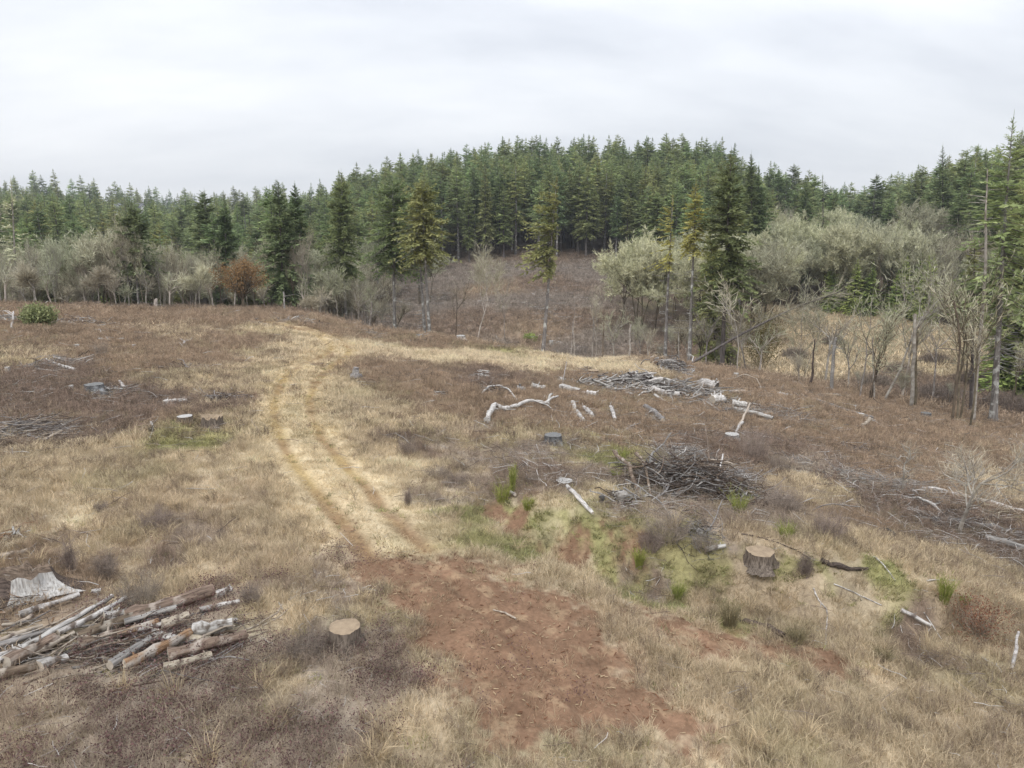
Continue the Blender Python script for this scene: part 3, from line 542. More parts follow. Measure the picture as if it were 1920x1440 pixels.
def tree(name, T_, C_, mt, mc, loc, label, cat, group=None, rz=0.0, s=1.0, parts=('trunk', 'crown'), H=1.0):
    o = empty(name, loc, rz); o.scale = (s, s, s) if np.isscalar(s) else s; tag(o, label, cat, group); ks = []
    ks.append(mobj(parts[0], T_.mesh(parts[0], mt, True) if isinstance(T_, MB) else T_, o))
    if C_ is not None: ks.append(mobj(parts[1], C_.mesh(parts[1], mc) if isinstance(C_, MB) else C_, o))
    KIDS[o.name] = ks; return o
class Proto:
    """a tree kind: shared meshes, height, made into things one by one"""
    def __init__(s, name, T_, C_, H, mt, mc): s.n = name; s.t = T_.mesh('trunk', mt, True); s.c = C_.mesh('crown', mc); s.H = H; s.first = None
    def place(s, loc, h, label, cat, group, rz, wide=1.0):
        k = h / s.H
        if s.first is None: o = tree(s.n, s.t, s.c, None, None, loc, label, cat, group, rz); s.first = o
        else: o = copy_tree(s.first); o.location = loc; o.rotation_euler = (0, 0, rz); o['label'] = label; o['category'] = cat; o['group'] = group
        o.scale = (k * wide, k * wide, k); return o
FP = []   # forest firs
FMAT = ['fir', 'firdark', 'firmid', 'fir', 'firmid', 'firdark', 'fir', 'firolive']
for i, (cb, Rm, mc, sh) in enumerate([(0.30, 4.3, 'fir', 0.6), (0.38, 3.7, 'firdark', 0.5), (0.25, 4.2, 'firdark', 0.7), (0.42, 4.8, 'fir', 0.5), (0.20, 3.6, 'fir', 0.75), (0.34, 3.9, 'firdark', 0.55), (0.5, 3.6, 'fir', 0.45), (0.36, 4.2, 'firmid', 0.6)]):
    a, b = fir_data(200 + i, 30.0, cb, Rm, 0.80, 0.5, 5, 0.28, 8, 2, dead=0.6, shape=sh, gap=(0.12, 0.3)[i > 4]); FP.append(Proto('fir_tree', a, b, 30.0, MT['trunk'] if i % 2 else MT['trunkdark'], MT[FMAT[i]]))
YP = []
for i in range(3): a, b = fir_data(230 + i, 14.0, 0.06, 2.6, 0.5, 0.3, 6, 0.2, 8, 2, shape=0.9); YP.append(Proto('young_fir', a, b, 14.0, MT['trunkdark'], MT['firbright']))
BP = []
for i in range(6): a, b, H_ = bare_data(250 + i, 15.0, 0.08 + 0.05 * (i % 3), 1 + (i % 3 == 2) * 1, 4, 5, 1.3, 0.036, up=1.5, r0=0.19, clear=1); BP.append(Proto('bare_tree', a, b, H_, MT['alder'] if i % 3 != 1 else MT['brownbark'], MT['twig'] if i % 3 else MT['lichen']))
MP = []
for i in range(5): a, b, H_ = bare_data(270 + i, 18.0, 0.25 + 0.05 * (i % 3), 2 + i % 3, 4, 30, 0.9, 0.09, up=0.85, r0=0.2, clear=1); MP.append(Proto('mossy_tree', a, b, H_, MT['brownbark'], MT['lichen'] if i % 2 else MT['lichenY']))

LAND = [(34, 'the sparse lichened conifer'), (110, 'the leaning pale alder'), (186, 'the many branched bare tree'), (246, 'the bare trunked fir'), (330, 'the gap by the narrow fir'), (420, 'the narrow dark fir'), (470, 'the rust coloured oak'), (535, 'the tallest left fir'), (600, 'the upswept bare tree'), (640, 'the thin topped fir'), (736, 'the broad fir with banded trunk'), (790, 'the yellow green twin firs'), (845, 'the slim reddish trunk'), (893, 'the pale birch'), (948, 'the thin tree beside the birch'), (1000, 'the left flank of the leaning olive fir'), (1046, 'the leaning olive fir'), (1110, 'the top of the open slope'), (1165, 'the round lichened tree'), (1215, 'the tallest lichened tree'), (1262, 'the one sided golden fir'), (1304, 'the slender golden fir'), (1371, 'the big dark trunked fir'), (1415, 'the two spired firs'), (1465, 'the dip in the skyline'), (1510, 'the pointed valley fir'), (1560, 'the clump topped fir'), (1620, 'the crooked tree before the marsh'), (1690, 'the leaning lichened tree'), (1768, 'the broad high fir'), (1835, 'the leaning grey snag'), (1900, 'the tallest right hand fir')]
# --- places where the forest stands, in ground coordinates
def fr_min(u):   # where the conifers begin
    return np.interp(u, [-600, 560, 640, 700, 760, 860, 1000, 1130, 1250, 1400, 1450, 1600, 1700, 1760, 1850, 1950, 2600], [118, 118, 130, 160, 196, 206, 210, 216, 185, 150, 215, 260, 235, 205, 150, 110, 95])
rng = np.random.RandomState(5)
cand = []
def grid_pts(r0, r1, sp, a0=-42, a1=42):
    x0 = r1 * math.sin(R(a0)); x1 = r1 * math.sin(R(a1)); gx = np.arange(x0, x1, sp); gy = np.arange(0, r1, sp); X, Y = np.meshgrid(gx, gy); X = X.ravel() + rng.rand(X.size) * sp * 0.95; Y = Y.ravel() + rng.rand(Y.size) * sp * 0.95
    r = np.hypot(X, Y); az = np.degrees(np.arctan2(X, Y)); k = (r > r0) & (r < r1) & (az > a0) & (az < a1); return X[k], Y[k]
allx = []
for r0, r1, sp in ((90, 260, 5.6), (260, 430, 7.4), (430, 900, 11.0)):
    X, Y = grid_pts(r0, r1, sp); allx.append(np.stack([X, Y], 1))
PT = np.vstack(allx); X, Y = PT.T; r = np.hypot(X, Y); u = uaz(X, Y); z = T(X, Y, False)
h = 20 + 13 * rng.rand(len(X)) + 8 * (fbm(X / 40, Y / 40, 2) - 0.5)
h = np.where((u > 640) & (u < 1440) & (r < 470), 19 + 10 * rng.rand(len(X)) + 4 * (r > 300), h)
h = np.where((u < 620) & (r < 260), h * (0.50 + 0.32 * rng.rand(len(X))), h); h = np.where((u >= 620) & (u < 800) & (r < 240), h * 0.85, h)
h = np.where(r > 430, h * (0.60 + 0.60 * rng.rand(len(X)) ** 3), h)
okc = r > fr_min(u) + rng.randn(len(X)) * 4
# marshy valley and leafy belts hold few conifers
leafy = ((u > 1120) & (u < 1440) & (r < 172)) | ((u > 1440) & (u < 1740) & (r < 250)) | ((u > 1740) & (u < 1900) & (r < 185))
okc &= ~(leafy & (rng.rand(len(X)) > 0.02))
okc &= ~((u < 640) & (r < 190) & (fbm(X / 16, Y / 16, 2) < 0.50)) & ~((u > 280) & (u < 480) & (r > 330) & (r < 520) & (u > 225))
ys = (u > 270) & (u < 430) & (r > 480) & (r < 640)       # a young plantation by the far houses
h = np.where(ys, 10 + 3 * rng.rand(len(X)), h)
okc &= ~((u > 200) & (u < 290) & (r > 400) & (r < 545)) & ~((u > 375) & (u < 425) & (r > 395) & (r < 520))
x, y, zz, hh, rr, uu = X[okc], Y[okc], z[okc], h[okc], r[okc], u[okc]
# how much of each tree shows over everything nearer: a running skyline, near to far
order = np.argsort(rr); hz = np.full(2600, 1300.0); vis = np.zeros(len(rr))
for i in order:
    pu, pt = project(x[i], y[i], zz[i] + hh[i]); _, pb = project(x[i], y[i], zz[i]); wd = max(1, int(2.2 * F / rr[i])); c = int(pu) + 300
    if c < 60 or c > 2500: vis[i] = -1; continue
    s = slice(max(c - wd, 0), c + wd + 1); seg = hz[s]; vis[i] = np.maximum(0, np.minimum(seg, pb) - pt).mean() * wd if seg.size else 0
    core = slice(max(c - wd // 2, 0), c + wd // 2 + 1); hz[core] = np.minimum(hz[core], pt + (pb - pt) * 0.25)
inside = (uu > -60) & (uu < 1990)
rank = np.argsort(-np.where(inside, vis, -1)); NI = 255; indiv = np.zeros(len(rr), bool); indiv[rank[:NI]] = True
def zone_label(u, r):
    if r > 420: return ('distant conifer on the far left ridge' if u < 760 else 'distant conifer on the far right ridge'), 'conifers on the distant ridges'
    if u < 640: return 'dark green fir in the woodland beyond the left field', 'firs of the left woodland'
    if u < 780: return 'dark green fir on the wooded shoulder left of the clearing', 'firs left of the opposite clearing'
    if u < 1150: return 'tall dark fir in the dense stand above the opposite clearing', 'firs above the opposite clearing'
    if u < 1440: return 'tall dark fir on the hill behind the mossy trees', 'firs on the hill behind the mossy trees'
    if u < 1740: return 'dark fir behind the leafless valley trees on the right', 'firs behind the valley trees'
    return 'dark fir crowding the right hand edge of the valley', 'firs at the right edge of the valley'
usedl = {}
for i in np.nonzero(indiv)[0]:
    lb, gp = zone_label(uu[i], rr[i]); pu_, pt_ = project(x[i], y[i], zz[i] + hh[i]); lm = min(LAND, key=lambda q: abs(q[0] - pu_)); p = FP[rng.randint(len(FP))] if not (270 < uu[i] < 430 and 480 < rr[i] < 640) else YP[rng.randint(3)]; cw = 'bright ' if p in YP else {'fir': 'green ', 'firdark': 'dark ', 'firmid': 'pale green ', 'firolive': 'olive '}[FMAT[FP.index(p)]]; dep = 'distant' if rr[i] > 420 else ('front row' if rr[i] < fr_min(uu[i]) + 14 else ('middle row' if rr[i] < fr_min(uu[i]) + 55 else 'back row'))
    tall = 'tall ' if hh[i] > 33 else ('short ' if hh[i] < 24 else ''); sd2 = 'left of' if pu_ < lm[0] - 12 else ('right of' if pu_ > lm[0] + 12 else 'directly behind'); lb = '%s%s%s fir seen %s %s' % (tall, cw, dep, sd2, lm[1])
    if len(lb.split()) > 16: lb = lb.replace('seen ', '')
    lb = lb[0].lower() + lb[1:]
    p.place((x[i], y[i], zz[i] - 0.2), hh[i], lb, 'fir tree', gp, rng.rand() * 6.28, 1.0 + 0.45 * rng.rand())
rest = ~indiv & (vis > -0.5) & ((vis > 0.0) | (rr < 330)); n = rest.sum(); print('conifers: single', NI, 'mass', n)
# the mass: low-detail firs, trunk and crown in one mesh with two materials
mass = []
for i in range(4):
    a, b = fir_data(300 + i, 30.0, 0.3 - 0.05 * (i % 2), 3.8, 1.2, 0.85, 5, 0.25, 5, 2, shape=(0.5, 0.65, 0.75, 0.55)[i]); mb = MB(); mb.add(np.vstack(a.v), a.f[0], 0.4, 0); mb2 = b
    for V, f_, t_ in zip(b.v, b.f, b.t): mb.v.append(V); mb.t.append(t_)
    off = mb.n; mb.f += [f_ + off for f_ in b.f]; mb.m += [np.ones(len(f_), int) for f_ in b.f]; mass.append(mb.mesh('clump', [MT['trunkdark'], MT[('fir', 'firdark', 'firmid', 'fir')[i]]]))
s = hh[rest] / 30; scatter('distant_forest', np.stack([x[rest], y[rest], zz[rest] - 0.2], 1), rng.randint(0, 4, n), np.stack([np.zeros(n), np.zeros(n), rng.rand(n) * 6.28], 1), np.stack([s * (1.0 + 0.45 * rng.rand(n))] * 2 + [s], 1), np.ones((n, 3)), mass, 'the rest of the dense conifer forest covering the hills')

# --- leafless and mossy trees
def put(P, u_, r_, h_, label, cat, group, wide=1.0):
    g = AZ(u_, r_); return P.place((g[0], g[1], g[2] - 0.15), h_, label, cat, group, rng.rand() * 6.28, wide)
def scatter_trees(P, n, u0, u1, r0, r1, h0, h1, label, cat, group, wide=1.0, cond=None):
    for _ in range(n):
        for _t in range(30):
            u_ = u0 + (u1 - u0) * rng.rand(); r_ = r0 + (r1 - r0) * rng.rand()
            if cond is None or cond(u_, r_): break
        hh_ = h0 + (h1 - h0) * rng.rand(); q_ = (hh_ - h0) / (h1 - h0); lm = min(LAND, key=lambda w_: abs(w_[0] - u_)); rel = 'left of' if u_ < lm[0] - 12 else ('right of' if u_ > lm[0] + 12 else 'in line with')
        kd = 'young fir' if P is YP else ('lichened tree' if 'mossy' in cat else 'leafless tree'); adj = 'low ' if q_ < 0.33 else ('tall ' if q_ > 0.66 else 'middling '); dep = 'near' if r_ < r0 + (r1 - r0) * 0.5 else 'farther'
        pr_ = P[rng.randint(len(P))]; bk = '' if P is YP or 'mossy' in cat else ('brown ' if (pr_ in BP and BP.index(pr_) % 3 == 1) else 'pale ')
        lb = adj + bk + dep + ' ' + kd + ' ' + rel + ' ' + lm[1]
        put(pr_, u_, r_, hh_, lb, cat, group, wide)
scatter_trees(BP, 78, -40, 620, 97, 120, 8.0, 14.5, 'grey leafless tree along the far edge of the left field', 'bare tree', 'leafless trees edging the left field', 0.62)
scatter_trees(BP, 14, 620, 750, 98, 135, 7, 13, 'brown leafless tree at the lower left of the opposite clearing', 'bare tree', 'leafless trees left of the clearing')
scatter_trees([MP[1], MP[3]], 20, 20, 640, 106, 150, 12, 17.5, 'pale lichened tree among the firs beyond the left field', 'mossy tree', 'lichened trees of the left woodland')
scatter_trees([MP[1], MP[3]], 5, 620, 870, 150, 165, 12, 17, 'pale lichened tree on the shoulder left of the clearing', 'mossy tree', 'lichened trees left of the clearing', cond=lambda u_, r_: u_ < 760 or r_ > 150)
for u_, r_, h_, lb in ((1166, 128, 18.5, 'round crowned yellow lichened tree at the right edge of the opposite clearing'), (1196, 124, 20, 'tallest yellow lichened tree right of the opposite clearing'), (1228, 127, 17.5, 'yellow lichened tree just left of the slender golden fir')):
    put(MP[0] if u_ != 1196 else MP[2], u_, r_, h_, lb, 'mossy tree', 'big lichened trees', 0.85)
scatter_trees(MP, 11, 1262, 1440, 118, 168, 15, 21, 'pale lichened tree between the big firs right of the clearing', 'mossy tree', 'lichened trees between the big firs')
scatter_trees(MP, 30, 1430, 1760, 176, 250, 18, 25, 'lichened leafless tree in the valley behind the marsh', 'mossy tree', 'lichened valley trees', 0.85)
scatter_trees(MP + BP + BP, 22, 1740, 1930, 165, 205, 15, 22, 'lichened leafless tree at the right end of the valley', 'mossy tree', 'lichened trees at the right end of the valley')
scatter_trees(BP, 50, 1430, 1780, 174, 245, 15, 23, 'grey leafless tree in the valley behind the marsh', 'bare tree', 'grey valley trees', 0.75)
scatter_trees(BP, 22, 1150, 1440, 84, 125, 4, 9, 'thin grey leafless tree in the gully below the big firs', 'bare tree', 'leafless trees of the gully')
scatter_trees(BP, 5, 1480, 1860, 70, 78, 2.0, 4.0, 'thin leafless tree at the near edge of the marsh', 'bare tree', 'leafless trees at the near edge of the marsh')
scatter_trees(BP, 5, 1870, 1960, 72, 95, 4, 9, 'grey leafless tree at the far right edge', 'bare tree', 'leafless trees at the far right edge')
scatter_trees(YP, 15, 1545, 1690, 170, 182, 10, 15, 'bright green young conifer behind the marsh', 'young conifer', 'young conifers behind the marsh', 1.15)
scatter_trees(YP, 7, 1690, 1800, 160, 178, 10, 15, 'green young conifer right of the marsh', 'young conifer', 'young conifers right of the marsh', 1.1)
scatter_trees(YP, 12, 1868, 1990, 78, 112, 9, 15, 'green young conifer behind the tallest fir on the right', 'young conifer', 'young conifers at the right edge', 1.2)
scatter_trees(YP, 7, 40, 600, 112, 128, 7, 11, 'green young conifer among the leafless trees of the left wood', 'young conifer', 'young conifers of the left woodland')

# --- the trees that stand out one by one: (base column, top column, top row, range, builder settings, materials, label)
def fir_at(u_, ut, vt, r_, cb, Rm, mt, mc, label, seed, cat='fir tree', name='fir_tree', **kw):
    b = AZ(u_, r_); d = ray(ut, vt); rr_ = math.hypot(b[0], b[1]); t = rr_ / math.hypot(d[0], d[1]) if False else b[1] / d[1]
    tip = np.array([d[0] * t, d[1] * t, CAMZ + d[2] * t]); H = tip[2] - b[2]; dx = tip[0] - b[0]
    a, c = fir_data(seed, H, cb, Rm, lean=dx / H, **kw)
    return tree(name, a, c, MT[mt], MT[mc], (b[0], b[1], b[2] - 0.3), label, cat)
big = dict(lf=0.50, dz=0.26, per=5, sprays=12, k=3, dead=0.9, gap=0.12, shape=0.65)
thin = dict(lf=0.42, dz=0.34, per=4, sprays=9, k=2, dead=1.6, gap=0.3)
fir_at(34, 20, 333, 112, 0.30, 3.0, 'alder', 'lichenY', 'sparse pale lichened conifer near the left edge of the picture', 401, lf=0.42, dz=0.55, per=4, sprays=7, k=2, dead=2.0, gap=0.42, droop=0.1)
fir_at(262, 246, 374, 100, 0.42, 3.3, 'trunk', 'firdark', 'tall fir with long bare lower trunk behind the left field', 402, **big)
fir_at(240, 238, 392, 112, 0.2, 3.0, 'trunkdark', 'firdark', 'dense dark fir just left of the bare trunked one', 403, **big)
fir_at(424, 420, 368, 116, 0.25, 2.9, 'trunk', 'firdark', 'narrow dark fir above and left of the rust coloured oak', 404, **big)
fir_at(534, 522, 338, 99, 0.22, 4.1, 'trunkdark', 'firdark', 'tallest dark fir right of the rust coloured oak', 405, **big)
fir_at(557, 551, 340, 103, 0.22, 2.9, 'trunkdark', 'firdark', 'dark fir pressed against the right side of the tallest one by the oak', 406, **big)
fir_at(650, 639, 320, 108, 0.43, 4.0, 'trunk', 'fir', 'thin topped fir between the track end and the clearing', 407, **big)
fir_at(740, 736, 325, 92, 0.46, 5.8, 'trunk', 'fir', 'broad green fir with pale banded trunk left of the clearing', 408, **big)
fir_at(806, 790, 335, 86, 0.56, 4.9, 'trunk', 'firolive', 'broad yellow green fir with a pale trunk at the clearing edge', 409, **big)
fir_at(797, 779, 352, 88, 0.55, 3.4, 'trunk', 'firolive', 'slighter twin standing against the broad yellow green fir', 410, **thin)
fir_at(1016, 1046, 325, 90, 0.50, 5.4, 'trunk', 'firolive', 'leaning olive fir in front of the opposite clearing', 411, side=3.4, **big)
fir_at(1246, 1262, 362, 82, 0.62, 3.0, 'trunk', 'firgold', 'thin yellowish fir with one sided crown right of the clearing', 412, side=3.1, lf=0.42, dz=0.30, per=4, sprays=9, k=2, dead=1.8, gap=0.25)
fir_at(1292, 1304, 337, 80, 0.66, 2.3, 'trunk', 'firgold', 'slender golden topped fir with long bare trunk', 413, lf=0.38, dz=0.26, per=5, sprays=9, k=2, dead=2.0, gap=0.15)
fir_at(1353, 1371, 280, 80, 0.36, 4.2, 'trunkdark', 'fir', 'big green fir with a dark trunk right of the golden one', 414, **big)
fir_at(1345, 1331, 420, 92, 0.08, 3.2, 'trunkdark', 'firolive', 'olive young fir behind the dark trunk of the big fir', 415, **big)
fir_at(1412, 1409, 286, 150, 0.2, 3.0, 'trunkdark', 'firdark', 'spired dark fir at the right end of the hill skyline', 416, **big)
fir_at(1426, 1421, 308, 152, 0.2, 3.0, 'trunkdark', 'firdark', 'shorter spired fir next to the end of the hill skyline', 417, **big)
fir_at(1548, 1543, 326, 190, 0.35, 3.6, 'trunkdark', 'firdark', 'clump topped fir alone against the sky over the valley', 418, lf=0.6, dz=0.6, per=5, sprays=8, k=2, gap=0.4)
fir_at(1512, 1510, 328, 195, 0.2, 3.8, 'trunkdark', 'firdark', 'dark pointed fir against the sky left of the clump topped one', 419, **big)
fir_at(1768, 1768, 270, 215, 0.15, 5.6, 'trunkdark', 'firdark', 'broad fir rising highest over the right hand valley trees', 420, lf=0.75, dz=0.4, per=5, sprays=11, k=2, gap=0.15)
fir_at(1852, 1848, 282, 180, 0.15, 5.0, 'trunkdark', 'fir', 'full green fir left of the tallest right hand fir', 421, lf=0.7, dz=0.4, per=5, sprays=11, k=2, gap=0.15)
fir_at(1862, 1898, 213, 68, 0.40, 4.6, 'trunk', 'fir', 'tallest fir at the right edge with loose open crown', 422, lf=0.5, dz=0.36, per=5, sprays=10, k=2, dead=1.4, gap=0.2)
fir_at(1822, 1828, 440, 74, 0.55, 1.6, 'trunkdark', 'firolive', 'small crowned thin fir left of the tallest right hand fir', 423, **thin)
for i, (u_, vt) in enumerate(((1915, 330), (1935, 300), (1900, 400))):
    fir_at(u_, u_, vt, 88 + 9 * i, 0.15, 3.6, 'trunkdark', 'fir', ('dense fir cut by the right edge of the picture', 'dense fir beyond the right edge behind the tallest one', 'lower dense fir under the tallest right hand one')[i], 424 + i, **big)

# bare feature trees and snags
def bare_at(u_, r_, vt, label, seed, mt='alder', mc='twig', name='bare_tree', cat='bare tree', lean=0.0, **kw):
    b = AZ(u_, r_); d = ray(u_, vt); t = b[1] / d[1]; H = CAMZ + d[2] * t - b[2]; kw['r0'] = kw.get('r0', 0.12) * 0.45; kw['clear'] = 1 if kw.get('stems', 1) == 1 else 0; a, c, zt = bare_data(seed, H * 0.75, lean=(lean, 0), **kw)
    o = tree(name, a, c, MT[mt], MT[mc], (b[0], b[1], b[2] - 0.2), label, cat, s=H / zt); return o
bare_at(893, 88, 432, 'pinkish white bare birch standing before the clearing', 501, 'birch', 'twig', lv=4, tw=8, twl=0.9, tww=0.025, spread=0.16, up=1.0, r0=0.17)
bare_at(948, 86, 468, 'thin grey bare tree right of the pale birch', 502, 'alder', 'twig', lv=3, tw=6, twl=0.8, tww=0.02, spread=0.1, up=0.9, r0=0.10)
bare_at(851, 92, 500, 'slim reddish bare trunk left of the pale birch', 503, 'brownbark', 'twig', lv=3, tw=5, twl=0.8, tww=0.02, spread=0.1, up=0.9, r0=0.11)
bare_at(1118, 84, 520, 'thin bare sapling leaning right below the lichened trees', 504, 'alder', 'twig', lean=0.12, lv=3, tw=8, twl=0.9, tww=0.025, spread=0.2, up=0.9, r0=0.09)
bare_at(1382, 74, 500, 'spindly bare tree left of the olive bush', 505, 'alder', 'twig', lean=0.08, lv=3, tw=10, twl=0.9, tww=0.03, spread=0.25, up=0.7, r0=0.10)
bare_at(1612, 66, 515, 'crooked lichened bare tree in front of the marsh', 506, 'alder', 'lichen', lv=3, tw=9, twl=0.7, tww=0.035, spread=0.25, up=0.8, r0=0.14)
bare_at(1630, 66, 545, 'forked bare tree beside the crooked one before the marsh', 507, 'brownbark', 'lichen', stems=2, lv=3, tw=9, twl=0.7, tww=0.03, spread=0.18, up=0.8, r0=0.14)
bare_at(1655, 68, 440, 'large lichened tree leaning right over the marsh edge', 508, 'alder', 'lichen', lean=0.42, lv=4, tw=5, twl=0.8, tww=0.035, spread=0.22, up=0.9, r0=0.22)
bare_at(1798, 64, 450, 'mossy trunked tree with lichened crown at the marsh end', 509, 'brownbark', 'lichen', stems=2, lv=3, tw=9, twl=0.6, tww=0.035, spread=0.15, up=0.9, r0=0.2)
bare_at(1818, 62, 520, 'thin dark stemmed bare tree near the tallest right fir', 510, 'brownbark', 'twig', lv=3, tw=9, twl=0.7, tww=0.03, spread=0.15, up=0.9, r0=0.12)
bare_at(1500, 82, 500, 'pale lichened shrubby tree over the fallen leaning trunk', 511, 'alder', 'lichen', stems=2, lv=3, tw=9, twl=0.9, tww=0.04, spread=0.3, up=0.5, r0=0.10)
for i, (u_, vt) in enumerate(((150, 470), (170, 480), (205, 490), (330, 480), (355, 500), (385, 470), (70, 475), (590, 470), (610, 500))):
    pass
bare_at(186, 92, 485, 'pale many branched bare tree left of the bare trunked fir', 512, 'alder', 'twig', lv=4, tw=8, twl=1.0, tww=0.035, spread=0.25, up=0.7, r0=0.14)
bare_at(72, 90, 475, 'leaning pale alder near the left edge of the field', 513, 'alder', 'twig', lv=4, tw=8, twl=1.0, tww=0.035, spread=0.25, up=0.7, r0=0.14, lean=-0.1)
bare_at(375, 92, 478, 'pale bare tree with upswept limbs left of the oak', 514, 'alder', 'twig', lv=4, tw=8, twl=1.0, tww=0.035, spread=0.2, up=0.9, r0=0.13, lean=0.05)
bare_at(610, 95, 490, 'pale bare tree right of the dark pair of firs', 515, 'alder', 'lichen', lv=4, tw=8, twl=1.0, tww=0.045, spread=0.25, up=0.8, r0=0.13)
bare_at(585, 90, 545, 'low dark branched bare tree right of the dark pair of firs', 516, 'brownbark', 'twig', lv=4, tw=8, twl=0.9, tww=0.03, spread=0.4, up=0.5, r0=0.12)
# rust coloured oak
b = AZ(456, 90); g = np.random.RandomState(521); a, _c, zt = bare_data(520, 5.5, spread=0.5, stems=1, lv=3, tw=2, up=0.5, r0=0.22); c = MB()
nc = 70; th_ = g.rand(nc) * 6.28; ph_ = g.rand(nc) * 1.45; cc = np.stack([np.cos(th_) * np.cos(ph_) * 3.2, np.sin(th_) * np.cos(ph_) * 2.8, 2.9 + np.sin(ph_) * 2.5], 1) * (0.62 + 0.4 * g.rand(nc))[:, None] + [0, 0, 0.7]
pp = (cc[:, None] + g.randn(nc, 60, 3) * 0.36).reshape(-1, 3); D = unit(g.randn(len(pp), 3)); V, q = leaves(pp, D, unit(np.cross(D, g.randn(len(pp), 3))), 0.13 + 0.12 * g.rand(len(pp)), 0.11); c.add(V, q, np.repeat(np.clip(np.repeat(g.rand(nc), 60) * 0.6 + g.rand(len(pp)) * 0.4, 0, 1), 4))
s0 = np.tile([[0, 0, 2.0]], (nc, 1)) + g.randn(nc, 3) * 0.2; V, q = frusta(s0, cc, np.full(nc, 0.06), np.full(nc, 0.02), 4); a = MB(); a.add(V, q, 0.5); V, q = tube([[0, 0, -0.3], [0.1, 0, 1.0], [0, 0, 2.3]], [0.28, 0.2, 0.14], 8); a.add(V, q, 0.5)
tree('oak_tree', a, c, MT['brownbark'], MT['oak'], (b[0], b[1], b[2] - 0.2), 'rust coloured oak still in leaf beyond the track end', 'oak tree')
# snags
def snag(pts, r0, r1, label, mt='alder', stubs=8, seed=0, tipmat=None, broken=True):
    """standing dead trunk through (column, row) points; range of the base fixed by the first point being ground"""
    g = np.random.RandomState(seed + 600); (u0, v0), rg = pts[0], pts[1]; b = G(u0, v0) if rg is None else AZ(u0, rg); P = [np.zeros(3)]
    for u_, v_ in pts[2:]:
        d = ray(u_, v_); t = b[1] / d[1]; P.append(np.array([d[0] * t - b[0], g.randn() * 0.1, CAMZ + d[2] * t - b[2]]))
    P = np.array(P); k = 9; tt = np.linspace(0, 1, k); s = np.linspace(0, 1, len(P)); Q = np.stack([np.interp(tt, s, P[:, i]) for i in range(3)], 1); Q[1:-1] += g.randn(k - 2, 3) * r0 * 0.25
    mb = MB(); V, q = tube(Q, np.linspace(r0, r1, k), 7, 0.15, g); mb.add(V, q, np.repeat(g.rand(k), 7)); add_caps(mb, V, k, 7, 1 if tipmat else 0)
    if stubs:
        n = stubs; t_ = 0.25 + 0.72 * g.rand(n); p = np.stack([np.interp(t_, tt, Q[:, i]) for i in range(3)], 1); a_ = g.rand(n) * 6.28; L_ = 0.35 + 1.0 * g.rand(n); d = np.stack([np.cos(a_), np.sin(a_), -0.1 + 0.4 * g.rand(n)], 1)
        V, q = frusta(p, p + d * L_[:, None], np.full(n, 0.03), np.full(n, 0.01), 3); mb.add(V, q, 0.7)
    o = mobj('snag', mb.mesh('snag', [MT[mt], MT[tipmat or mt]], True)); o.location = (b[0], b[1], b[2] - 0.15); tag(o, label, 'dead tree'); return o
snag([(1825, 0), 66, (1845, 560), (1850, 430), (1848, 390), (1855, 312)], 0.16, 0.03, 'tall leaning grey snag left of the tallest right hand fir', 'alder', 26, 1)
snag([(1708, 735), 67, (1712, 660), (1716, 585)], 0.17, 0.12, 'broken pale snag with splintered tan top at the marsh edge', 'alder', 4, 2, 'orange')
snag([(1716, 735), 68, (1722, 620)], 0.13, 0.08, 'mossy dark snag beside the broken pale one', 'brownbark', 5, 3)
snag([(1560, 705), 67, (1562, 668), (1568, 630)], 0.17, 0.11, 'short grey snag standing before the marsh', 'grey', 9, 4)
snag([(1521, 690), 69, (1528, 633)], 0.13, 0.05, 'short dark leaning snag left of the grey one before the marsh', 'dark', 3, 5)
snag([(1180, 0), 76, (1183, 606)], 0.13, 0.10, 'thin straight grey snag in the middle of the gully edge', 'alder', 6, 6)
snag([(1070, 0), 80, (1078, 560)], 0.11, 0.02, 'thin tapered dead pole leaning right below the clearing', 'alder', 12, 7)
snag([(1078, 0), 80, (1074, 600)], 0.09, 0.03, 'second thin dead pole crossing the tapered one below the clearing', 'alder', 8, 8)
snag([(1110, 0), 79, (1113, 590)], 0.10, 0.05, 'dead grey pole right of the crossing pair', 'alder', 8, 9)
snag([(1130, 0), 79, (1133, 575)], 0.09, 0.03, 'taller dead pole with many stubs at the gully edge', 'brownbark', 14, 10)
snag([(1273, 0), 77, (1272, 620)], 0.09, 0.06, 'short bare pole between the two golden firs', 'alder', 5, 11)
snag([(293, 0), 88, (291, 558)], 0.19, 0.17, 'short pale broken snag on the left field edge', 'birch', 0, 12)
snag([(300, 0), 89, (300, 577)], 0.12, 0.10, 'shorter snag stub right of the pale one on the left field edge', 'birch', 0, 13)
snag([(534, 0), 88, (531, 545)], 0.10, 0.07, 'thin white dead pole in front of the tallest dark fir', 'white', 3, 14)
snag([(1785, 0), 62, (1800, 640), (1790, 560)], 0.10, 0.05, 'thin dark dead pole left of the mossy trunked tree', 'brownbark', 10, 15)
snag([(1640, 0), 66, (1637, 630)], 0.08, 0.05, 'short pale pole between the forked trees before the marsh', 'alder', 4, 16)
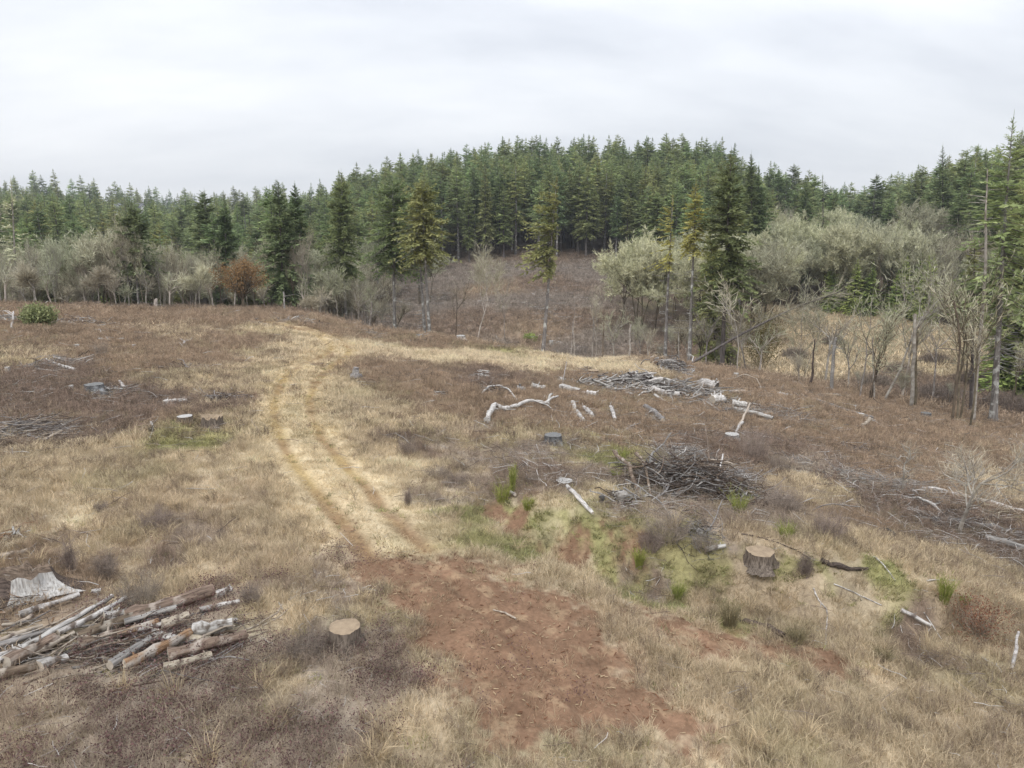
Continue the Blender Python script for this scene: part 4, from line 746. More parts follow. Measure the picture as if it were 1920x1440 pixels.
# the toppled tree that leans across the gully, crown of dead limbs
b0 = AZ(1284, 73); d = ray(1488, 577); e = d * (73 / d[1]) + [0, 0, CAMZ]; d = ray(1572, 548); e2 = d * (75 / d[1]) + [0, 0, CAMZ]
g = np.random.RandomState(77); Q = np.array([b0 - [0, 0, 0.2], b0 + (e - b0) * 0.5 + [0, 0, 0.15], e, e2]); k = 10; tt = np.linspace(0, 1, k); Q = np.stack([np.interp(tt, [0, .38, .75, 1], Q[:, i]) for i in range(3)], 1)
o = empty('toppled_tree', Q[0]); tag(o, 'long dead tree leaning diagonally across the gully with a brushy top', 'fallen tree'); mb = MB(); V, q = tube(Q - Q[0], np.linspace(0.16, 0.04, k), 7, 0.1, g); mb.add(V, q, 0.4); add_caps(mb, V, k, 7); mobj('trunk', mb.mesh('trunk', MT['trunkdark'], True), o)
n = 110; t_ = 0.55 + 0.45 * g.rand(n); p = np.stack([np.interp(t_, tt, Q[:, i] - Q[0][i]) for i in range(3)], 1); dd = unit(unit(Q[-1] - Q[0]) * 0.8 + g.randn(n, 3) * 0.5); L_ = 1.2 + 2.0 * g.rand(n); m1 = p + dd * (L_ * 0.5)[:, None]; m2 = m1 + unit(dd + g.randn(n, 3) * 0.3 - [0, 0, 0.1]) * (L_ * 0.5)[:, None]
mb = MB(); V, q = frusta(np.vstack([p, m1, m1]), np.vstack([m1, m2, m2 + g.randn(n, 3) * 0.4]), np.full(3 * n, 0.022), np.full(3 * n, 0.01), 3); mb.add(V, q, np.repeat(g.rand(3 * n), 6)); mobj('dead_limbs', mb.mesh('dead_limbs', MT['twig']), o)

POLES = [(100, 95, 500), (128, 97, 520), (160, 94, 505), (218, 96, 495), (232, 93, 520), (276, 95, 490), (318, 94, 500), (346, 96, 485), (366, 93, 510), (402, 95, 500), (438, 98, 480), (500, 95, 520), (575, 94, 500), (598, 93, 525), (632, 94, 470), (668, 95, 500), (690, 93, 520), (712, 94, 540), (10, 93, 480), (52, 95, 500), (1150, 92, 560), (1215, 84, 600), (1325, 84, 560), (1400, 80, 560), (1420, 78, 590), (1545, 80, 570), (1590, 76, 590), (1690, 72, 560), (1745, 78, 560)]
for i, (u_, r_, vt) in enumerate(POLES):
    lm = min(LAND, key=lambda w_: abs(w_[0] - u_)); rel = 'left of' if u_ < lm[0] - 8 else ('right of' if u_ > lm[0] + 8 else 'in line with'); g_ = np.random.RandomState(900 + i)
    bare_at(u_, r_, vt, ('slim pale trunk with few twigs %s %s' if i % 2 else 'thin grey pole of a tree %s %s') % (rel, lm[1]), 900 + i, 'alder' if i % 3 else 'birch', 'twig' if i % 2 else 'lichen', lean=g_.randn() * 0.07, lv=3, tw=7, twl=0.9, tww=0.03, spread=0.12, up=0.9, r0=0.15 + 0.06 * g_.rand())
# ------------------------------------------------------------------ things lying and growing on the field; sizes given in photo pixels at that spot
CAMV = np.array([0, 0, CAMZ])
def pxm(p): return float(np.linalg.norm(np.asarray(p) - CAMV)) / F
def Tz(x, y): return float(T(np.array([x]), np.array([y]))[0])
_sd = [1000]
def nrng(): _sd[0] += 1; return np.random.RandomState(_sd[0])
CLEAR = [(0.0, -50.0, 1.0)]
def log(a, b, hp, style, label, cat='log', lift=0.0, taper=0.8, end='endX', bow=0.03, parts=True, group=None, up=(0, 0), name=None, n=10, jit=0.18):
    """straight-ish log between two photo points, half thickness hp pixels; local X along the log"""
    g = nrng(); A, B = G(*a), G(*b); r = hp * pxm((A + B) / 2); L_ = np.linalg.norm((B - A)[:2]); k = max(5, min(14, int(L_ / 0.3) + 4)); s = np.linspace(0, 1, k)
    gx = A[0] + (B[0] - A[0]) * s; gy = A[1] + (B[1] - A[1]) * s; gz = T(gx, gy)
    for q_ in np.linspace(0, 1, int(L_ / 0.5) + 2): CLEAR.append((A[0] + (B[0] - A[0]) * q_, A[1] + (B[1] - A[1]) * q_, r + 0.22))
    # rest on the two highest supports
    c = np.polyfit(s, gz, 1); lz = np.polyval(c, s); off = np.max(gz - lz); za = lz[0] + off * 0.7 + r * 0.75 + lift + up[0]; zb = lz[-1] + off * 0.7 + r * 0.75 + lift + up[1]
    A = np.array([A[0], A[1], za]); B = np.array([B[0], B[1], zb]); D = unit(B - A); Lt = np.linalg.norm(B - A); P = np.zeros((k, 3)); P[:, 0] = s * Lt; P[:, 1] = np.sin(s * 3.14) * bow * Lt * g.randn() * 0.6 + g.randn(k) * r * 0.10; P[:, 2] = g.randn(k) * r * 0.08
    rad = r * (1 - (1 - taper) * s) * (1 + 0.10 * g.randn(k)); rad[0] *= 0.97; mb = MB(); V, q = tube(P, rad, n, jit, g); mb.add(V, q, np.repeat(np.clip(0.5 + 0.3 * g.randn(k), 0, 1), n))
    # a few knots and stubs
    for _ in range(g.randint(0, 4)):
        i = g.randint(1, k - 1); a_ = g.rand() * 3.14; d = np.array([0.3, math.cos(a_), math.sin(a_)]); V2, q2 = tube([P[i], P[i] + d * rad[i] * (1.3 + g.rand() * 0.8)], [rad[i] * 0.3, rad[i] * 0.15], 5); mb.add(V2, q2, 0.6); add_caps(mb, V2, 2, 5)
    Mx = Matrix.Identity(3); X_ = Vector(D); Y_ = Vector((0, 0, 1)).cross(X_).normalized(); Z_ = X_.cross(Y_); R3 = Matrix((X_, Y_, Z_)).transposed()
    nm = name or ('log' if hp > 2.4 else 'branch')
    if parts and hp > 2.4:
        o = bpy.data.objects.new(nm, None); COL.objects.link(o); bd = mobj('wood' if style in ('white', 'bleach', 'pale', 'grey', 'orange') else 'bark', mb.mesh('wood', MT[style], True), o)
        for j, rev in ((0, 1), (k - 1, 0)):
            ring = V[j * n:(j + 1) * n]; cc = ring.mean(0) + [0.02 * r * (-1 if rev else 1), 0, 0]; ins = cc + (ring - cc) * 0.5 + np.array([(g.rand(n) - .5) * r * 0.25, np.zeros(n), np.zeros(n)]).T; m2 = MB(); vv = np.vstack([ring, ins, cc])
            f4 = np.array([(i, (i + 1) % n, n + (i + 1) % n, n + i) for i in range(n)]); f3 = np.array([(n + i, n + (i + 1) % n, 2 * n) for i in range(n)])
            if rev: f4 = f4[:, ::-1]; f3 = f3[:, ::-1]
            m2.add(vv, f4); m2.f.append(f3); m2.m.append(np.zeros(len(f3), int)); mobj('cut_end', m2.mesh('cut_end', MT[end]), o)
    else: add_caps(mb, V, k, n); o = mobj(nm, mb.mesh(nm, MT[style], True))
    o.location = A; o.rotation_euler = R3.to_euler(); tag(o, label, cat, group); return o
def limb(pts, h0, h1, style, label, cat='branch', group=None, forks=0, lift=0.02, name='branch', ups=None, n=7, wig=0.25):
    """crooked dead limb through several photo points"""
    g = nrng(); Pg = np.array([G(u, v) for u, v in pts]); pm = pxm(Pg.mean(0)); m = len(Pg); k = (m - 1) * 4 + 1; t = np.linspace(0, m - 1, k); P = np.stack([np.interp(t, np.arange(m), Pg[:, i]) for i in range(3)], 1)
    for _ in range(2): P[1:-1] = 0.5 * P[1:-1] + 0.25 * (P[:-2] + P[2:])
    rad = np.linspace(h0, h1, k) * pm * (1 + 0.12 * g.randn(k)); P[:, 2] = T(P[:, 0], P[:, 1]) + rad * 0.7 + lift
    if ups is not None: P[:, 2] += np.interp(t, np.arange(m), ups)
    CLEAR.extend((q_[0], q_[1], 0.28) for q_ in P)
    P[1:-1] += g.randn(k - 2, 3) * rad[1:-1, None] * wig; O = P[0].copy(); P = P - O; mb = MB(); V, q = tube(P, rad, n, 0.2, g); mb.add(V, q, np.repeat(np.clip(0.5 + 0.3 * g.randn(k), 0, 1), n)); add_caps(mb, V, k, n)
    for _ in range(forks):
        i = g.randint(k // 4, k); a_ = g.rand() * 6.28; L_ = (0.25 + 0.5 * g.rand()) * np.linalg.norm(P[-1]) * 0.35; d = unit(unit(P[min(i + 1, k - 1)] - P[max(i - 1, 0)]) + np.array([math.cos(a_), math.sin(a_), 0.35 * g.rand()]) * 0.8); Q = np.array([P[i], P[i] + d * L_ * 0.5 + g.randn(3) * 0.04 * L_, P[i] + d * L_ + g.randn(3) * 0.1 * L_]); V2, q2 = tube(Q, [rad[i] * 0.6, rad[i] * 0.4, rad[i] * 0.15], 5); mb.add(V2, q2, g.rand())
    o = mobj(name, mb.mesh(name, MT[style], True)); o.location = O; tag(o, label, cat, group); return o
def stump(u, v, wp, hp, label, bark='stumpbark', top='topTan', tilt=0.0, ragged=0.12, flare=0.35, extra=None, vtop=True):
    """(u, v): centre of the visible foot; wp: width of the cut, hp: visible height, both in photo pixels"""
    g = nrng(); b = G(u, v); m = pxm(b); rr = wp * m / 2; CLEAR.append((b[0], b[1], rr * 1.25)); dep = math.atan2(CAMZ - b[2], math.hypot(b[0], b[1])); h = hp * m / math.cos(dep); n = 36; lv = [(-0.15, 1 + flare * 1.5), (0.0, 1 + flare * 1.1), (0.2, 1 + flare * 0.5), (0.5, 1.05), (0.8, 1.0), (1.0, 1.0)]
    an = np.arange(n) * 2 * np.pi / n; lobes = 1 + 0.10 * np.sin(an * 3 + g.rand() * 6) + 0.06 * np.sin(an * 5 + g.rand() * 6) + 0.03 * g.randn(n); V = []
    for zf, rf in lv:
        lob = 1 + (lobes - 1) * (0.45 + 3.0 * max(0, 0.5 - zf)); ra = rr * rf * lob * (1 + 0.015 * g.randn(n)); zz_ = h * zf + (tilt * rr * np.cos(an) + g.randn(n) * ragged * 0.12 * rr if zf == 1 else 0); V.append(np.stack([ra * np.cos(an), ra * np.sin(an), np.broadcast_to(zz_, n)], 1))
    rim = V[-1]; V = np.vstack(V); q = np.array([(s * n + i, s * n + (i + 1) % n, (s + 1) * n + (i + 1) % n, (s + 1) * n + i) for s in range(len(lv) - 1) for i in range(n)]); mb = MB(); mb.add(V, q, np.repeat(g.rand(n)[None], len(lv), 0).ravel())
    o = empty('stump', b, g.rand() * 6.28); tag(o, label, 'stump'); mobj('bark', mb.mesh('bark', MT[bark], True), o)
    i1 = rim * [0.93, 0.93, 1] + [0, 0, rr * 0.012]; i2 = i1 * [0.5, 0.5, 1]; i2[:, 2] += g.randn(n) * 0.012 * rr - 0.01 * rr; cc = i2.mean(0); vv = np.vstack([rim, i1, i2, cc]); f4 = np.array([(s * n + i, s * n + (i + 1) % n, (s + 1) * n + (i + 1) % n, (s + 1) * n + i) for s in range(2) for i in range(n)]); f3 = np.array([(2 * n + i, 2 * n + (i + 1) % n, 3 * n) for i in range(n)])
    m2 = MB(); m2.add(vv, f4); m2.f.append(f3); m2.m.append(np.zeros(n, int)); mobj('cut_top', m2.mesh('cut_top', MT[top]), o); return o
def pile(u, v, wp, dp, hm, n, label, mix=('grey', 'dark', 'white'), pr=(0.5, 0.3, 0.2), lr=(0.4, 1.8), rr=(0.012, 0.04), name='brush_pile', cat='brush pile', azb=None, azs=1.6, curve=0.08, group=None):
    g = nrng(); b = G(u, v); m = pxm(b); rx = wp * m / 2; dep = math.atan2(CAMZ - b[2], math.hypot(b[0], b[1])); ry = dp * m / 2 / max(math.sin(dep), 0.12); ry = min(ry, rx * 2.2); mb = MB()
    if hm > 0.22: CLEAR.extend((b[0] + i_ * rx * .25, b[1] + j_ * ry * .25, max(rx, ry) * .28) for i_ in (-3, -2, -1, 0, 1, 2, 3) for j_ in (-3, -1.5, 0, 1.5, 3) if i_ * i_ + j_ * j_ < 11)
    for _ in range(n):
        q_ = g.randn(2) * 0.42; x_, y_ = b[0] + q_[0] * rx, b[1] + q_[1] * ry; L_ = lr[0] + (lr[1] - lr[0]) * g.rand() ** 1.7; r_ = (rr[0] + (rr[1] - rr[0]) * g.rand() ** 2.2) ; a_ = (g.rand() * 6.28 if azb is None else azb + g.randn() * azs); top = hm * math.exp(-(q_ ** 2).sum() * 1.6); z_ = Tz(x_, y_) + top * g.rand() + r_
        d = np.array([math.cos(a_), math.sin(a_), g.randn() * 0.22]) * L_; k = 5; s = np.linspace(-.5, .5, k)[:, None]; P = np.array([x_, y_, z_]) + s * d + np.cumsum(g.randn(k, 3), 0) * L_ * curve * [1, 1, 0.5]; P[:, 2] = np.maximum(P[:, 2], T(P[:, 0], P[:, 1]) + r_ * 0.3); V, q = tube(P - b, np.linspace(r_, r_ * 0.45, k), 5, 0.15, g); mb.add(V, q, g.rand(), g.choice(len(mix), p=pr))
    o = mobj(name, mb.mesh(name, [MT[s_] for s_ in mix], True)); o.location = b; tag(o, label, cat, group); return o
def bush(u, v, wp, hp, mt, label, nl=600, leaf=0.05, cat='shrub', name='shrub', stems=14, sm='scrub', group=None, flat=1.0, stemr=0.012, asp=0.55):
    g = nrng(); b = G(u, v); m = pxm(b); rx = wp * m / 2; h = hp * m; o = empty(name, b, 0); tag(o, label, cat, group); mb = MB()
    for _ in range(stems):
        a_ = g.rand() * 6.28; e = np.array([math.cos(a_) * rx * g.rand() ** .5 * .9, math.sin(a_) * rx * g.rand() ** .5 * .9, h * (0.35 + 0.65 * g.rand())]); o0 = np.array([e[0] * .45, e[1] * .45, -.05]) if not nl else np.array([e[0] * .1, e[1] * .1, -.05]); md = (o0 + e) / 2 + g.randn(3) * .09 * h; V, q = tube([o0, md, e], [stemr, stemr * .7, stemr * .35], 3); mb.add(V, q, g.rand())
        if not nl:
            ks = 5; tq = g.rand(ks)[:, None]; p_ = md + (e - md) * tq; V, q = frusta(p_, p_ + (g.randn(ks, 3) * [1, 1, .5] + [0, 0, .5]) * .16 * h, np.full(ks, stemr * .5), np.full(ks, stemr * .25), 3); mb.add(V, q, np.repeat(g.rand(ks), 6))
    mobj('stems', mb.mesh('stems', MT[sm], True), o)
    if nl:
        cl = max(6, nl // 30); c = g.randn(cl, 3); c = unit(c) * (g.rand(cl)[:, None] ** 0.5); c = c * [rx * .85, rx * .85, h * .5] + [0, 0, h * .52]; P = c[g.randint(0, cl, nl)] + g.randn(nl, 3) * [rx * .2, rx * .2, h * .12]; P[:, 2] = np.abs(P[:, 2]); D = unit(g.randn(nl, 3) + [0, 0, .3]); V, q = leaves(P, D, unit(np.cross(D, g.randn(nl, 3))), leaf * (.6 + .8 * g.rand(nl)), leaf * asp); m2 = MB(); m2.add(V, q, np.repeat(g.rand(nl), 4)); mobj('foliage', m2.mesh('foliage', MT[mt]), o)
    return o
def fan(u, v, wp, hp, mt, label, n=120, cat='broom plant', name='broom_plant', wd=0.006, lean=0.35, group=None):
    """upright clump of whip-like green stems"""
    g = nrng(); b = G(u, v); m = pxm(b); h = hp * m; rx = wp * m / 2; mb = MB(); V, q, tr, tt = tuft(g, n, h, rx * 0.5, wd, rx / h * 1.2); mb.add(V, q, tt); mb.f.append(tr); mb.m.append(np.zeros(len(tr), int)); mb.v.append(np.zeros((0, 3))); mb.t.append(np.zeros(0))
    k = n * 3; t = g.rand(k); i = g.randint(0, n, k); base = V.reshape(-1, 5, 3)[i]; p = base[:, 2] * (1 - t[:, None]) + base[:, 4] * t[:, None]; D = unit(g.randn(k, 3) * 0.4 + [0, 0, 1]); V2, q2 = leaves(p, D, unit(np.cross(D, g.randn(k, 3))), 0.14 * (0.5 + g.rand(k)) * min(1, h), wd * 1.6); mb.add(V2, q2, np.repeat(g.rand(k), 4))
    o = mobj(name, mb.mesh(name, MT[mt])); o.location = b; tag(o, label, cat, group); return o

# --- stumps
stump(398, 803, 34, 20, 'tan topped stump beside the track, larger of the left pair', ragged=1)
stump(348, 793, 24, 12, 'smaller stump just left of the tan topped one by the track', top='topGrey')
stump(648, 1212, 52, 32, 'tan topped stump among purple brambles near the bottom edge', bark='stumpbark')
stump(1424, 1058, 46, 22, 'wide dark barked stump with grey tan top on the bank', bark='stumpbark', flare=0.3)
stump(1058, 908, 30, 7, 'low pale grey topped stump left of the root heap', top='topGrey')
stump(1180, 882, 24, 7, 'flat pale stump behind the dark upturned limbs', top='topTan')
stump(1037, 832, 32, 17, 'dark charcoal blue stump alone in the brown weeds', bark='char', top='topDark')
stump(178, 734, 28, 12, 'dark stump with white splinters in the left field', bark='char', top='topDark')
stump(94, 804, 20, 8, 'pale topped stump half buried in the left heap of sticks', top='topTan')
stump(1112, 706, 20, 12, 'orange white topped stump wrapped in brush beyond the weeds', top='topTan', bark='brown')
stump(935, 771, 24, 6, 'round stump with grey ring behind the crooked white limb', top='topGrey', bark='grey')
stump(711, 651, 17, 5, 'low dark stump on the pale grass right of the track', top='topDark', bark='dark')
stump(787, 633, 13, 6, 'small grey stump beyond the pale grass band', top='topDark', bark='grey')
stump(864, 641, 16, 12, 'bleached white stump with splayed roots below the pale birch', top='topGrey', bark='white', flare=0.9)
stump(1372, 826, 24, 12, 'weathered stump with forked white prongs right of the weeds', top='topGrey', bark='grey')
stump(1735, 783, 15, 8, 'dark stump far out in the right hand weeds', bark='char', top='topDark')
stump(1614, 783, 10, 7, 'small pale stump below the marsh on the right', top='topGrey', bark='pale')
stump(1380, 708, 9, 8, 'small white stump on the crest above the weathered logs', top='topGrey', bark='white')
stump(653, 609, 9, 5, 'pale stump at the far end of the track, leftmost of three', top='topGrey', bark='pale')
stump(677, 610, 9, 7, 'square pale stump at the far end of the track, rightmost of three', top='topTan', bark='pale')
stump(668, 617, 5, 6, 'tiny white stump between two pale ones beyond the track', top='topGrey', bark='white')
stump(143, 653, 9, 6, 'small white stump high in the left field', top='topGrey', bark='white')
stump(252, 655, 6, 8, 'slim white stump in the left field below the green bush', top='topGrey', bark='white')
stump(227, 640, 10, 5, 'pale rounded stump behind the slim white one', top='topGrey', bark='pale')
stump(135, 733, 7, 9, 'small white stump left of the dark splintered one', top='topGrey', bark='white')
stump(16, 703, 7, 12, 'thin white stump at the left edge of the field', top='topGrey', bark='white')
stump(236, 666, 11, 4, 'low brown stump under the slim white one', top='topDark', bark='brown')
stump(522, 675, 16, 4, 'flat dark stump left of the upper track bend', top='topDark', bark='dark')
stump(480, 601, 9, 4, 'tiny black stump at the crest left of the track', top='topDark', bark='dark')
stump(1033, 649, 8, 10, 'small white forked stump at the far side of the field', top='topGrey', bark='white')
stump(1604, 764, 14, 4, 'low brown stump on the crest below the marsh', top='topDark', bark='brown')
# stack of weathered slabs like a cairn
b = G(668, 711); m = pxm(b); g = nrng(); o = empty('stump', b, 0.4); tag(o, 'narrow weathered stump with stepped top beside the track', 'stump'); mb = MB(); z0 = -0.1
for wd_, hh_ in ((26, 7), (22, 6), (12, 8), (10, 4)):
    V, q = tube([[0, 0, z0], [g.randn() * .02, g.randn() * .02, z0 + hh_ * m]], [wd_ * m / 2, wd_ * m / 2 * .9], 11, 0.3, g); mb.add(V, q, g.rand()); add_caps(mb, V, 2, 11); z0 += hh_ * m
mobj('bark', mb.mesh('bark', MT['grey']), o)
# big split stump at the left edge
b = G(48, 1104); m = pxm(b); g = nrng(); o = empty('stump', b, 0); tag(o, 'big rotten stump with a bleached white split side at the left edge', 'stump'); n = 30; an = np.linspace(0, 2 * np.pi, n, endpoint=False); Vs = []
for zf, rf in ((-.1, 1.6), (0, 1.42), (.25, 1.16), (.6, 1.0), (1, .93)):
    ra = 42 * m * rf * (1 + .07 * np.sin(9 * an + 2) + .16 * np.sin(3 * an + 1) * (1.2 - zf) + .04 * g.randn(n)); Vs.append(np.stack([ra * np.cos(an), ra * np.sin(an) * .75, zf * 28 * m + (zf == 1) * g.randn(n) * .06], 1))
V = np.vstack(Vs); q = np.array([(s * n + i, s * n + (i + 1) % n, (s + 1) * n + (i + 1) % n, (s + 1) * n + i) for s in range(4) for i in range(n)]); front = np.array([(4.75 < an[f[0] % n] < 6.1) for f in q])
mb = MB(); mb.add(V, q[~front], np.tile(g.rand(n), 5)); mobj('bark', mb.mesh('bark', MT['dark'], True), o); mb = MB(); mb.add(V, q[front], np.tile(g.rand(n), 5)); mt_ = mat('bleached_split_wood', (0.30, 0.28, 0.26), (0.62, 0.61, 0.59), 5, stretch=(5, 5, .5), bump=.8); mobj('split_side', mb.mesh('split_side', mt_, True), o)
rim = Vs[-1]; cc = rim.mean(0) - [0, 0, .14]; mb = MB(); mb.add(np.vstack([rim, rim * [.6, .6, 1] - [0, 0, .1] + g.randn(n, 3) * .02, cc]), np.array([(i, (i + 1) % n, n + (i + 1) % n, n + i) for i in range(n)])); mb.f.append(np.array([(n + i, n + (i + 1) % n, 2 * n) for i in range(n)])); mb.m.append(np.zeros(n, int)); mobj('rotten_top', mb.mesh('rotten_top', MT['brown']), o)

# --- the log jam at the lower left
J = [((0, 1257), (213, 1134), 4.6, 'white', 'longest white pole of the lower left log jam', 0.10), ((112, 1206), (238, 1139), 4.6, 'white', 'white pole lying parallel right of the longest one', 0.12),
 ((38, 1163), (150, 1125), 4.6, 'white', 'bleached pole uphill of the lower left log jam', 0.02), ((-8, 1222), (95, 1190), 4.5, 'grey', 'grey pole at the left edge above the longest white one', 0.02),
 ((-10, 1212), (80, 1180), 3.5, 'pale', 'tan pole at the left edge, uppermost of two together', 0.0), ((-12, 1246), (52, 1220), 4.5, 'white', 'white pole stub at the left edge under the longest one', 0.02),
 ((238, 1178), (402, 1122), 11, 'brown', 'thick brown log reaching highest in the log jam', 0.05), ((150, 1212), (282, 1163), 9.5, 'brown', 'brown log lying against the lower end of the thick one', 0.08),
 ((404, 1126), (434, 1114), 7, 'white', 'short pale block at the tip of the thick brown log', 0.02), ((375, 1153), (450, 1136), 4.2, 'white', 'white splintered plank right of the thick brown log', 0.02),
 ((197, 1172), (248, 1160), 7.5, 'white', 'chunky white slab wedged behind the brown logs', 0.06), ((236, 1188), (333, 1159), 5.5, 'grey', 'grey round pole across the middle of the log jam', 0.14),
 ((222, 1206), (300, 1180), 6.5, 'orange', 'split orange log in the middle of the log jam', 0.06), ((260, 1197), (306, 1184), 4.2, 'white', 'short white pole right of the split orange log', 0.08),
 ((308, 1190), (355, 1168), 8.5, 'pale', 'pale round log pointing up right in the log jam', 0.06), ((364, 1197), (438, 1183), 11, 'white', 'fat pale grey log at the right end of the log jam', 0.04),
 ((358, 1206), (398, 1212), 6.5, 'pale', 'pale log under the fat grey one', 0.0), ((288, 1200), (336, 1213), 6.5, 'white', 'white log lying crosswise below the pale round one', 0.04),
 ((236, 1266), (360, 1203), 8, 'orange', 'long brown orange split log running to the bottom edge', 0.08), ((208, 1264), (284, 1212), 7, 'grey', 'grey bark log left of the long orange one', 0.06),
 ((318, 1246), (462, 1207), 10.5, 'brown', 'cracked tan log lowest right in the log jam', 0.04), ((308, 1264), (398, 1240), 6.5, 'pale', 'pale flaking log at the bottom edge below the cracked tan one', 0.04),
 ((12, 1256), (108, 1210), 10, 'brown', 'rotting brown log beneath the longest white pole', 0.0), ((78, 1264), (128, 1247), 8, 'white', 'bleached slab at the bottom edge left of the grey log', 0.05),
 ((110, 1116), (131, 1107), 4.5, 'pale', 'short pale billet uphill of the log jam', 0.0), ((172, 1116), (190, 1113), 3.6, 'white', 'small white billet right of the pale one uphill', 0.0),
 ((37, 1176), (62, 1162), 3.6, 'pale', 'short tan splinter left of the long white poles', 0.0), ((0, 1052), (52, 1042), 4, 'pale', 'tan log above the big rotten stump', 0.02),
 ((150, 1224), (236, 1194), 9, 'brown', 'brown log between the white poles and the orange one', 0.02), ((60, 1236), (140, 1196), 5, 'pale', 'tan pole tucked under the parallel white pole', 0.03),
 ((422, 1176), (446, 1171), 3, 'grey', 'thin grey stick above the fat pale log', 0.05), ((-60, 1290), (70, 1262), 8, 'brown', 'brown log running out at the lower left corner', 0.02),
 ((60, 1310), (250, 1272), 9, 'grey', 'grey log below the log jam near the bottom', 0.02), ((240, 1330), (420, 1282), 9, 'brown', 'brown log below the cracked tan one near the bottom', 0.02), ((120, 1370), (330, 1330), 7, 'white', 'white pole lowest at the bottom left', 0.02)]
J = [q_ for q_ in J if max(q_[0][1], q_[1][1]) < 1300]
for a, b_, hp, st, lb, lf_ in J: log(a, b_, hp * 1.05, st, lb, lift=lf_ + 0.05, taper=0.75, bow=0.015, jit=0.3)
pile(250, 1215, 420, 90, 0.10, 330, 'thin sticks and bark shards strewn through the lower left log jam', ('grey', 'brown', 'pale'), (.35, .35, .3), (0.25, 1.9), (0.008, 0.04), azb=0.5, azs=0.35, name='stick_litter', cat='sticks').__setitem__('kind', 'stuff')
pile(570, 1125, 120, 50, 0.03, 90, 'pale bark chips scattered between the log jam and the tan stump', ('pale', 'white'), (.5, .5), (0.08, 0.35), (0.006, 0.02), name='bark_chips', cat='chips').__setitem__('kind', 'stuff')

# --- logs across the middle
K = [((997, 730), (1022, 734), 4.8, 'bleach', 'short grey white log above the thick white one, middle field'), ((1050, 732), (1087, 741), 5.6, 'bleach', 'thick white log in the middle field behind the crooked limb'),
 ((1100, 744), (1119, 747), 5.2, 'bleach', 'stubby white log just below the thick white one'), ((1080, 741), (1098, 744), 4, 'brown', 'dark log touching the stubby white one'), ((1222, 737), (1246, 743), 5.2, 'bleach', 'white log in front of the pale heap, left end'),
 ((1244, 742), (1273, 747), 5.2, 'bleach', 'white log in front of the pale heap, right end'), ((1311, 724), (1343, 733), 7.5, 'bleach', 'fattest white log with dark hollow end near the crest'), ((1335, 758), (1357, 757), 7.2, 'bleach', 'short fat white log below the fattest one'),
 ((1372, 763), (1400, 768), 6.2, 'bleach', 'grey ended log right of the short fat white one'), ((1377, 772), (1449, 790), 3.4, 'bleach', 'long white plank under the grey ended log'), ((1145, 768), (1152, 793), 3.2, 'bleach', 'upright slim white log between the crooked limb and the grey one'),
 ((1210, 768), (1243, 795), 4.4, 'grey', 'grey log with a white tip in the middle weeds'), ((1074, 760), (1076, 776), 3.4, 'bleach', 'small white log, first of three close together'), ((1082, 777), (1094, 795), 3.6, 'bleach', 'cracked white log, lowest of three close together'),
 ((1095, 771), (1110, 788), 4.2, 'bleach', 'round white log, rightmost of three close together'), ((970, 737), (983, 738), 6, 'grey', 'pale square ended block left of the short grey white log'), ((1063, 923), (1111, 980), 3.8, 'bleach', 'straight white log on the bank left of the upright slab'),
 ((1322, 1040), (1360, 1034), 3.8, 'bleach', 'short bleached log left of the wide dark stump'), ((1050, 717), (1055, 719), 4.4, 'bleach', 'round white lump of wood beside a dark pole, mid field'), ((307, 762), (351, 757), 3.8, 'bleach', 'bleached flat log left of the track above the stumps'),
 ((1688, 1152), (1744, 1182), 2.8, 'bleach', 'straight white pole low in the right hand grass'), ((1846, 1016), (1935, 1042), 5.2, 'grey', 'thick grey log at the right edge below the fallen one'), ((1320, 755), (1349, 775), 1.8, 'bleach', 'thin white stick crossing the short fat white log'),
 ((1280, 703), (1310, 712), 2, 'grey', 'thin grey stick near the root wad on the crest'), ((1866, 771), (1888, 772), 2.8, 'orange', 'fresh tan plank end at the foot of the tallest right hand fir'), ((1457, 742), (1477, 745), 2.6, 'bleach', 'small white plank on the slope right of the fattest log'),
 ((1367, 739), (1396, 737), 2.6, 'pale', 'tan plank right of the fattest white log'), ((1616, 803), (1630, 790), 2.6, 'pale', 'short tan log propped in the right hand weeds'), ((102, 661 + 12), (135, 674 + 4), 1.9, 'grey', 'upper thin grey pole of the left field litter'),
 ((85, 683), (143, 697), 2.2, 'bleach', 'white pole slanting across the left field litter'), ((118, 648 + 20), (70, 672), 1.5, 'grey', 'short grey stick left of the white slanting pole'), ((185, 638), (208, 641), 1.8, 'bleach', 'small white pole lying flat high in the left field'),
 ((82, 832), (117, 813), 1.8, 'pale', 'pale pole pointing away from the left stick heap'), ((35, 812), (88, 797), 3.2, 'grey', 'grey splintered pole on top of the left stick heap'), ((958, 930), (966, 936), 3, 'bleach', 'tiny white billet beside the green broom on the bank'),
 ((225, 720), (234, 733), 2.2, 'bleach', 'small white stick upright right of the dark splintered stump'), ((1530, 755), (1640, 790), 2.0, 'grey', 'faint grey pole on the slope below the marsh'), ((1540, 742), (1594, 748), 1.6, 'pale', 'thin pale stick near the crest below the marsh')]
for a, b_, hp, st, lb in K: log(a, b_, hp * 1.12, st, lb, lift=0.10 if a[1] > 700 else 0.04, end='endDark' if 'hollow' in lb or 'grey ended' in lb else 'endX', taper=0.9, bow=0.02)
